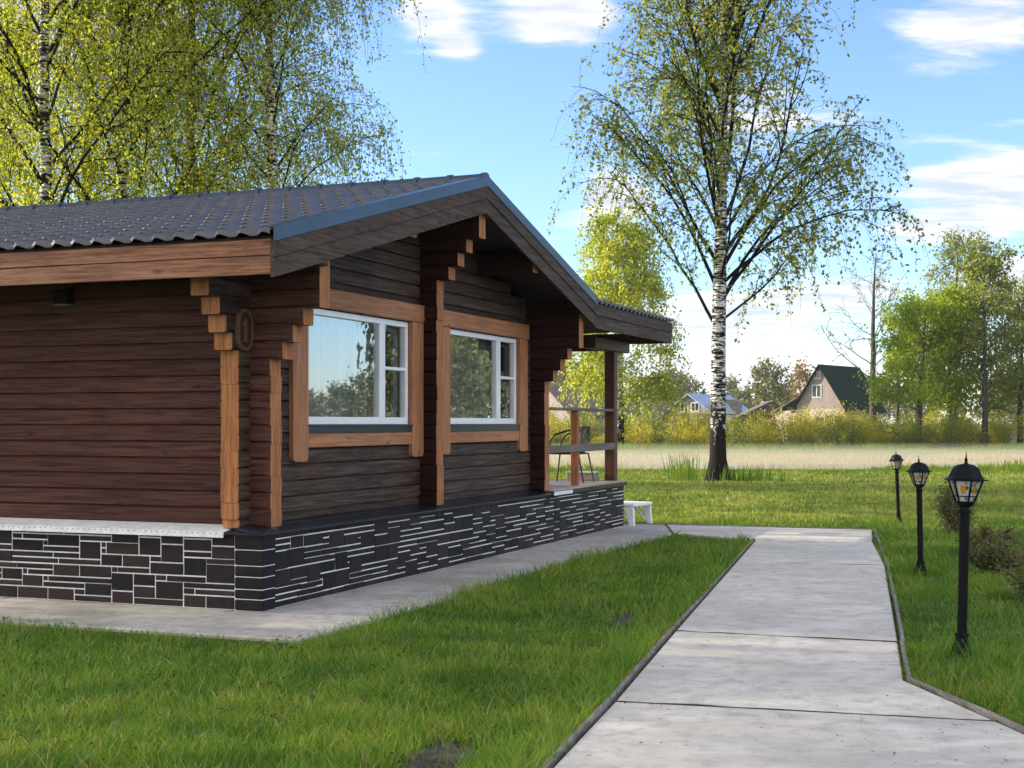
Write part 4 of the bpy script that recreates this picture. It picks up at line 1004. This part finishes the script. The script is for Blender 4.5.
# shrubs along the far bank
def shrub(seed,m,h=2.9,w_=1.7,leaf=.13,n_=2600,name='willow_shrub'):
    o=empty(name); g=np.random.default_rng(seed); T=TubeBag(); C=[]
    ns=26
    for i in range(ns):
        az=g.random()*2*PI; rr=g.random()**.5*w_; ht=h*(.6+.45*g.random())*(1-.35*(rr/w_)**2); base=np.array([math.cos(az)*rr*.35,math.sin(az)*rr*.35,0]); tip=np.array([math.cos(az)*rr,math.sin(az)*rr,ht])
        t=np.linspace(0,1,6)[:,None]; pts=base+(tip-base)*np.concatenate([t**1.3,t**1.3,t],1)+g.normal(0,.04,(6,3)); T.add(pts,np.linspace(.025,.006,6),4)
        nl=n_//ns; x=(g.random(nl)**.75)*4.99; i0=x.astype(int); C.append(pts[i0]+(pts[i0+1]-pts[i0])*(x-i0)[:,None]+g.normal(0,.10*min(1.7,h*.9),(nl,3))*[1,1,.9])
    C=np.concatenate(C); C=C[C[:,2]>.06]
    T.build('stems',M['bark_grey'],o); leaves('foliage',C,leaf,m,o,seed+5,hang=-.2,aspect=.5)
    return o
BANK='yellow-green shrubs along the far bank'
protos=[shrub(81,M['leaf_shrub']),shrub(82,M['leaf_shrub'],3.3,1.5),shrub(83,M['leaf_shrub2'],2.5,1.8)]
slab_='yellow-green leafy shrub in the hedge-like band along the far bank'
slab2='greener leafy shrub among the yellow ones along the far bank'
rg=random.Random(5); used=[False]*3; first=True
for row,(Y,sx) in enumerate(((82.5,1.75),(86.5,2.0),(92,2.6))):
    x=-2.5 if row<2 else -6
    while x<46:
        k=rg.choice((0,0,1,1,2)) if (x-5)*1<17 else rg.choice((2,2,0,1)); 
        o=protos[k] if not used[k] else copy_tree(protos[k]); used[k]=True
        s=rg.uniform(.74,1.08)*(.95 if row else .86); 
        if row==0 and rg.random()<.25: s*=.7
        o.location=(x+rg.uniform(-.5,.5),Y+rg.uniform(-1.2,1.2),.0); o.scale=(s*rg.uniform(1,1.2),s,s*rg.uniform(.85,1.12)); o.rotation_euler=(0,0,rg.uniform(0,6.28))
        tag(o,slab_ if k<2 else slab2,'shrub',BANK if k<2 else 'greener shrubs along the far bank'); x+=sx*rg.uniform(.75,1.2)
# junipers on the near right lawn
def juniper(loc,h,w_,seed,label,leafm='leaf_juniper'):
    o=shrub(seed,M[leafm],h,w_,.038,4200,'juniper_shrub'); o.location=loc; tag(o,label,'shrub'); return o
juniper((4.84,12.75,GZ),.54,.34,91,'rusty brown juniper cut by the right edge beside the nearest lamp')
juniper((5.3,15.3,GZ),.36,.36,92,'low spreading brown-green juniper behind the nearest lamp post')
juniper((5.9,17.4,GZ),.36,.42,93,'broad dull brown juniper in the middle of the right-hand shrub row')
juniper((6.52,20.6,GZ),.85,.26,94,'small upright reddish-green juniper seen left of the nearest lamp post')

# ------------------------------------------------------------------ far houses and tree line
M['boards_dark']=wood('old_boards',(.06,.045,.036),(.12,.092,.075),'z',.8)
M['boards_grey']=wood('grey_boards',(.20,.16,.14),(.33,.28,.25),'z',.8)
M['pink_wall']=simple('pale_blockwork',(.42,.33,.28),.9,0,.15,3,.1)
M['green_roof']=simple('green_roof',(.004,.016,.011),.95,0,.2,2,.1,spec=.05)
M['blue_roof']=simple('blue_grey_roof',(.30,.37,.47),.4,.2,.12,2,.05)
M['brown_roof']=simple('brown_roof',(.11,.085,.075),.7,0,.2,2,.1)
M['dark_glass']=simple('dark_glass',(.03,.035,.045),.1,0,.2,2,0)
def far_window(par,x,y,z,w_,h_,face):
    # a window on a wall plane: face 'y' looks to -y, 'x' looks to -x
    f=MB(); t=.06
    bars=[(-w_/2-t,w_/2+t,-t,0),(-w_/2-t,w_/2+t,h_,h_+t),(-w_/2-t,-w_/2,0,h_),(w_/2,w_/2+t,0,h_),(-.025,.025,0,h_)]
    for (a,b,c,d) in bars:
        if face=='y': f.box(x+a,x+b,y-.06,y-.002,z+c,z+d)
        else: f.box(x-.06,x-.002,y+a,y+b,z+c,z+d)
    o=f.build('window',M['white_pvc'],par); g=MB()
    if face=='y': g.box(x-w_/2,x+w_/2,y-.03,y-.004,z,z+h_)
    else: g.box(x-.03,x-.004,y-w_/2,y+w_/2,z,z+h_)
    g.build('pane',M['dark_glass'],o)
def gable_house(name,loc,rz,wd,ln,wall_h,ridge_h,eave_drop,over,wallm,gablem,roofm_,label,chim=False,wins=True):
    # gable end faces local -y; ridge along +y
    o=empty(name,loc,rz); tag(o,label,'house')
    q=MB(); q.box(-wd/2,wd/2,0,ln,0,wall_h); q.build('wall',wallm,o)
    hw_=wd/2+over; sl=(ridge_h-(wall_h-eave_drop))/hw_
    q=MB(); q.prism([(-wd/2,wall_h+.002),(wd/2,wall_h+.002),(wd/2,ridge_h-sl*wd/2-.05),(0,ridge_h-.08),(-wd/2,ridge_h-sl*wd/2-.05)],lambda p,d:(p[0],d,p[1]),.01,ln-.01); q.build('gable',gablem,o)
    q=MB(); th=.10
    for s in (-1,1):
        q.prism([(0,ridge_h),(s*hw_,ridge_h-sl*hw_),(s*hw_,ridge_h-sl*hw_-th),(0,ridge_h-th*1.3)],lambda p,d:(p[0],d,p[1]),-.45,ln+.45)
    r_=q.build('roof',roofm_,o)
    if chim:
        q=MB(); q.box(.4,.9,ln*.6,ln*.6+.5,ridge_h-.7,ridge_h+.7); q.build('chimney',M['pink_wall'],r_)
    return o
YA=140.0; sA=YA/FPX
ac=px(822,0,YA)
# A-frame: gable turned towards the left of the picture
af=gable_house('a_frame_house',(px(820,0,YA).x,YA,GZ),R(-38),5.2,9.0,3.05,7.5,.3,.42,M['pink_wall'],M['boards_grey'],M['green_roof'],'steep dark green roofed house with grey board gable and pale walls')
far_window(af,-.35,.01,4.25,.9,1.15,'y'); far_window(af,-.3,.01,6.1,.5,.6,'y'); far_window(af,1.0,0,1.2,.9,1.2,'y'); far_window(af,1.9,0,1.2,.7,1.2,'y')
q=MB(); q.box(-.5,.35,-.05,-.004,.05,2.2); q.build('door',M['boards_dark'],af)
q=MB(); q.box(-5.3,-2.61,.6,6,0,2.9); an=q.build('annex_wall',M['pink_wall'],af)
q=MB(); q.prism([(-5.6,2.75),(-2.62,4.3),(-2.62,4.2),(-5.6,2.62)],lambda p,d:(p[0],d,p[1]),.3,6.3); q.build('annex_roof',M['brown_roof'],af)
# blue-roofed house
bh=gable_house('country_house',(px(689,0,160).x,160,GZ),R(-35),7.0,10,2.7,5.0,.6,.6,M['boards_dark'],M['boards_grey'],M['blue_roof'],'low country house with pale blue metal roof left of the birch trunk',True)
far_window(bh,-.6,.01,3.0,.9,.9,'y'); far_window(bh,.8,.01,3.0,.9,.9,'y'); far_window(bh,1.5,0,1.0,1,1.2,'y')
sh=gable_house('timber_shed',(px(772,0,150).x,150,GZ),R(-4),8.4,6,2.3,4.05,.5,.5,M['boards_dark'],M['boards_dark'],M['brown_roof'],'low brown timber shed with shallow gable between birch trunk and green-roofed house')
q=MB(); q.box(-1,1,-.05,-.004,.05,2.1); q.build('door',M['boards_grey'],sh)
lh=gable_house('hay_shed',(px(738,0,165).x,165,GZ),R(80),6,11,2.4,4.4,.4,.4,M['boards_dark'],M['boards_dark'],M['brown_roof'],'long low brown-roofed outbuilding just right of the birch trunk')
fr_=gable_house('village_house',(px(548,0,150).x,150,GZ),R(-50),7,9,3,5.6,.5,.5,M['boards_grey'],M['boards_grey'],M['brown_roof'],'grey village house partly hidden behind the porch and the weeping birch')
# low board fence behind the shrubs
fn_=empty('board_fence',(px(905,0,112).x,112,GZ),0); tag(fn_,'pale grey board fence behind the trees at the right','fence')
q=MB(); rg=random.Random(3); x=-8
while x<22:
    if rg.random()>.12: q.box(x,x+.14,-.02,.01,.1,1.5+rg.uniform(-.1,.1))
    x+=.18
q.build('board_panel',M['boards_grey'],fn_)
for k in range(11): q=MB(); q.box(-8+3*k-.06,-8+3*k+.06,.012,.13,0,1.6); q.build('post',M['boards_dark'],fn_)
# tree line far off
def conifer(seed,h=11,w_=2.3):
    o=empty('spruce_tree'); g=np.random.default_rng(seed); T=TubeBag(); T.add([(0,0,0),(0,0,h*.5),(0,0,h)],[.2,.12,.02],6); C=[]
    for i in range(70):
        s=.08+.9*(i/70); az=i*2.4; ln=w_*(1-s)*(.75+.5*g.random())+.15; nl=int(10+26*(1-s)); t=g.random(nl)**.7
        C.append(np.stack([math.cos(az)*ln*t,math.sin(az)*ln*t,s*h-.35*ln*t+.0*t],1)+g.normal(0,.14,(nl,3)))
    T.build('trunk',M['bark'],o); leaves('crown',np.concatenate(C),.55,M['leaf_conifer'],o,seed,hang=.6,aspect=.45); return o
sp=conifer(101)
fd=tree('far_tree',(0,0,0),'hazy round-crowned tree in the far tree line','tree','trees of the far tree line',M['leaf_far'],M['bark_grey'],.55,102,h=10,r0=.2,lo=.15,width=4.0,nlimb=22,elev=R(38),arch=.03,nsub=5,ntwig=4,twig=1.2,dens=4,env=lambda s:1.05-.5*s,twig_r=0,jit=.4,hangk=.1,tubes=False)
fr2=tree('far_tree',(0,0,0),'x','tree','trees of the far tree line',M['leaf_rust'],M['bark_grey'],.5,103,h=9,r0=.2,lo=.15,width=3.4,nlimb=20,elev=R(40),arch=.03,nsub=5,ntwig=4,twig=1.2,dens=3.2,env=lambda s:1.05-.5*s,twig_r=0,jit=.4,hangk=.1,tubes=False)
FT='trees of the far tree line'
def put(proto,flag,loc,s,rz,label,cat,group):
    o=proto if not flag[0] else copy_tree(proto); flag[0]=True; o.location=loc; o.scale=(s,s,s); o.rotation_euler=(0,0,rz); tag(o,label,cat,group)
f1,f2,f3=[False],[False],[False]; rg=random.Random(17)
put(fd,f1,(px(768,0,185).x,185,GZ),.86,.4,'big round olive tree behind the brown shed in the far tree line','tree',FT)
put(fr2,f3,(px(806,0,190).x,190,GZ),.92,1.4,'orange-brown budding tree left of the green-roofed house','tree',FT)
for x,Y,s in [(640,205,.75),(655,230,.8),(672,215,.85),(690,240,.8),(742,225,.72),(728,240,.8),(786,215,.66),(575,190,.9),(600,215,.85),(555,200,.95),(845,230,.7),(862,215,.75),(880,235,.8),(905,210,.7),(1005,200,.8),(1030,190,.9),(990,230,.8),(930,225,.8),(1060,200,.9),(530,210,.9)]:
    put(fd,f1,(px(x,0,Y).x,Y,GZ),s*rg.uniform(.9,1.1),rg.uniform(0,6),'hazy olive deciduous tree in the far tree line','tree',FT)
for x,Y,s in [(683,250,.78),(704,240,.72),(716,255,.8),(735,250,.78),(748,245,.75),(757,250,.68),(665,260,.8),(790,260,.72),(802,265,.75),(622,255,.8),(590,262,.85),(835,260,.78),(1015,250,.85),(960,262,.8)]:
    put(sp,f2,(px(x,0,Y).x,Y,GZ),s*rg.uniform(.85,1.1),rg.uniform(0,6),'dark spruce in the far tree line','tree','dark spruces of the far tree line')
# trees to the right of the picture, mirrored in the cabin windows
MIR='trees right of the lawn beyond the picture edge'
for i,(az,d_,rz,s_) in enumerate([(45.4,84,.5,1.05),(43.3,74,2.5,.9),(41.5,66,4.0,.8),(39.5,70,1.2,.9)]):
    cp((g2,g1,g2,g1)[i],(-1.5+d_*math.sin(R(az)),13.5+d_*math.cos(R(az)),GZ),rz,'birch right of the lawn beyond the edge of the photo',MIR,s_)
c_=copy_tree(fd); c_.location=(-1.5+70*math.sin(R(46.9)),13.5+70*math.cos(R(46.9)),GZ); c_.scale=(.58,.58,1.35); tag(c_,'slim tall tree right of the water beyond the edge of the photo','tree',MIR)
c_=copy_tree(fd); c_.location=(-1.5+66*math.sin(R(43.6)),13.5+66*math.cos(R(43.6)),GZ); c_.scale=(.7,.7,1.2); tag(c_,'slim tall tree right of the water beyond the edge of the photo','tree',MIR)
for i,(az,d_,s_) in enumerate([(48.2,84,.46),(49.5,90,.40),(50.8,84,.34),(52.2,90,.36),(45.6,58,.5),(44.2,62,.62),(42.9,56,.5),(41.6,62,.6),(54,84,.4),(56,88,.42),(47.2,92,.5)]):
    put(fd,f1,(-1.5+d_*math.sin(R(az)),13.5+d_*math.cos(R(az)),GZ),s_,i*1.3,'round tree right of the water beyond the edge of the photo','tree',MIR)

# ------------------------------------------------------------------ morning mist over the pond
def mist(density,top,y0,y1):
    m=bpy.data.materials.new('mist'); m.use_nodes=True; nt=m.node_tree; nt.nodes.remove(nt.nodes['Principled BSDF'])
    v_=nt.nodes.new('ShaderNodeVolumePrincipled'); v_.inputs['Color'].default_value=(1,.93,.79,1); v_.inputs['Density'].default_value=density; v_.inputs['Anisotropy'].default_value=.1
    nt.links.new(v_.outputs[0],nt.nodes['Material Output'].inputs['Volume'])
    q=MB(); q.box(-120,120,y0,y1,-.09,top); o=q.build('mist',m); kind(o,'stuff')
mist(.025,.24,POND0+.3,75.5)
mist(.008,.55,POND0+6,77.5)

# ------------------------------------------------------------------ the air itself
m=bpy.data.materials.new('haze'); m.use_nodes=True; nt=m.node_tree; nt.nodes.remove(nt.nodes['Principled BSDF'])
v_=nt.nodes.new('ShaderNodeVolumePrincipled'); v_.inputs['Color'].default_value=(.93,.96,1,1); v_.inputs['Density'].default_value=.0002; v_.inputs['Anisotropy'].default_value=.2
nt.links.new(v_.outputs[0],nt.nodes['Material Output'].inputs['Volume'])
q=MB(); q.box(-2600,2600,-100,2600,-1.8,24); o=q.build('haze',m); kind(o,'stuff')
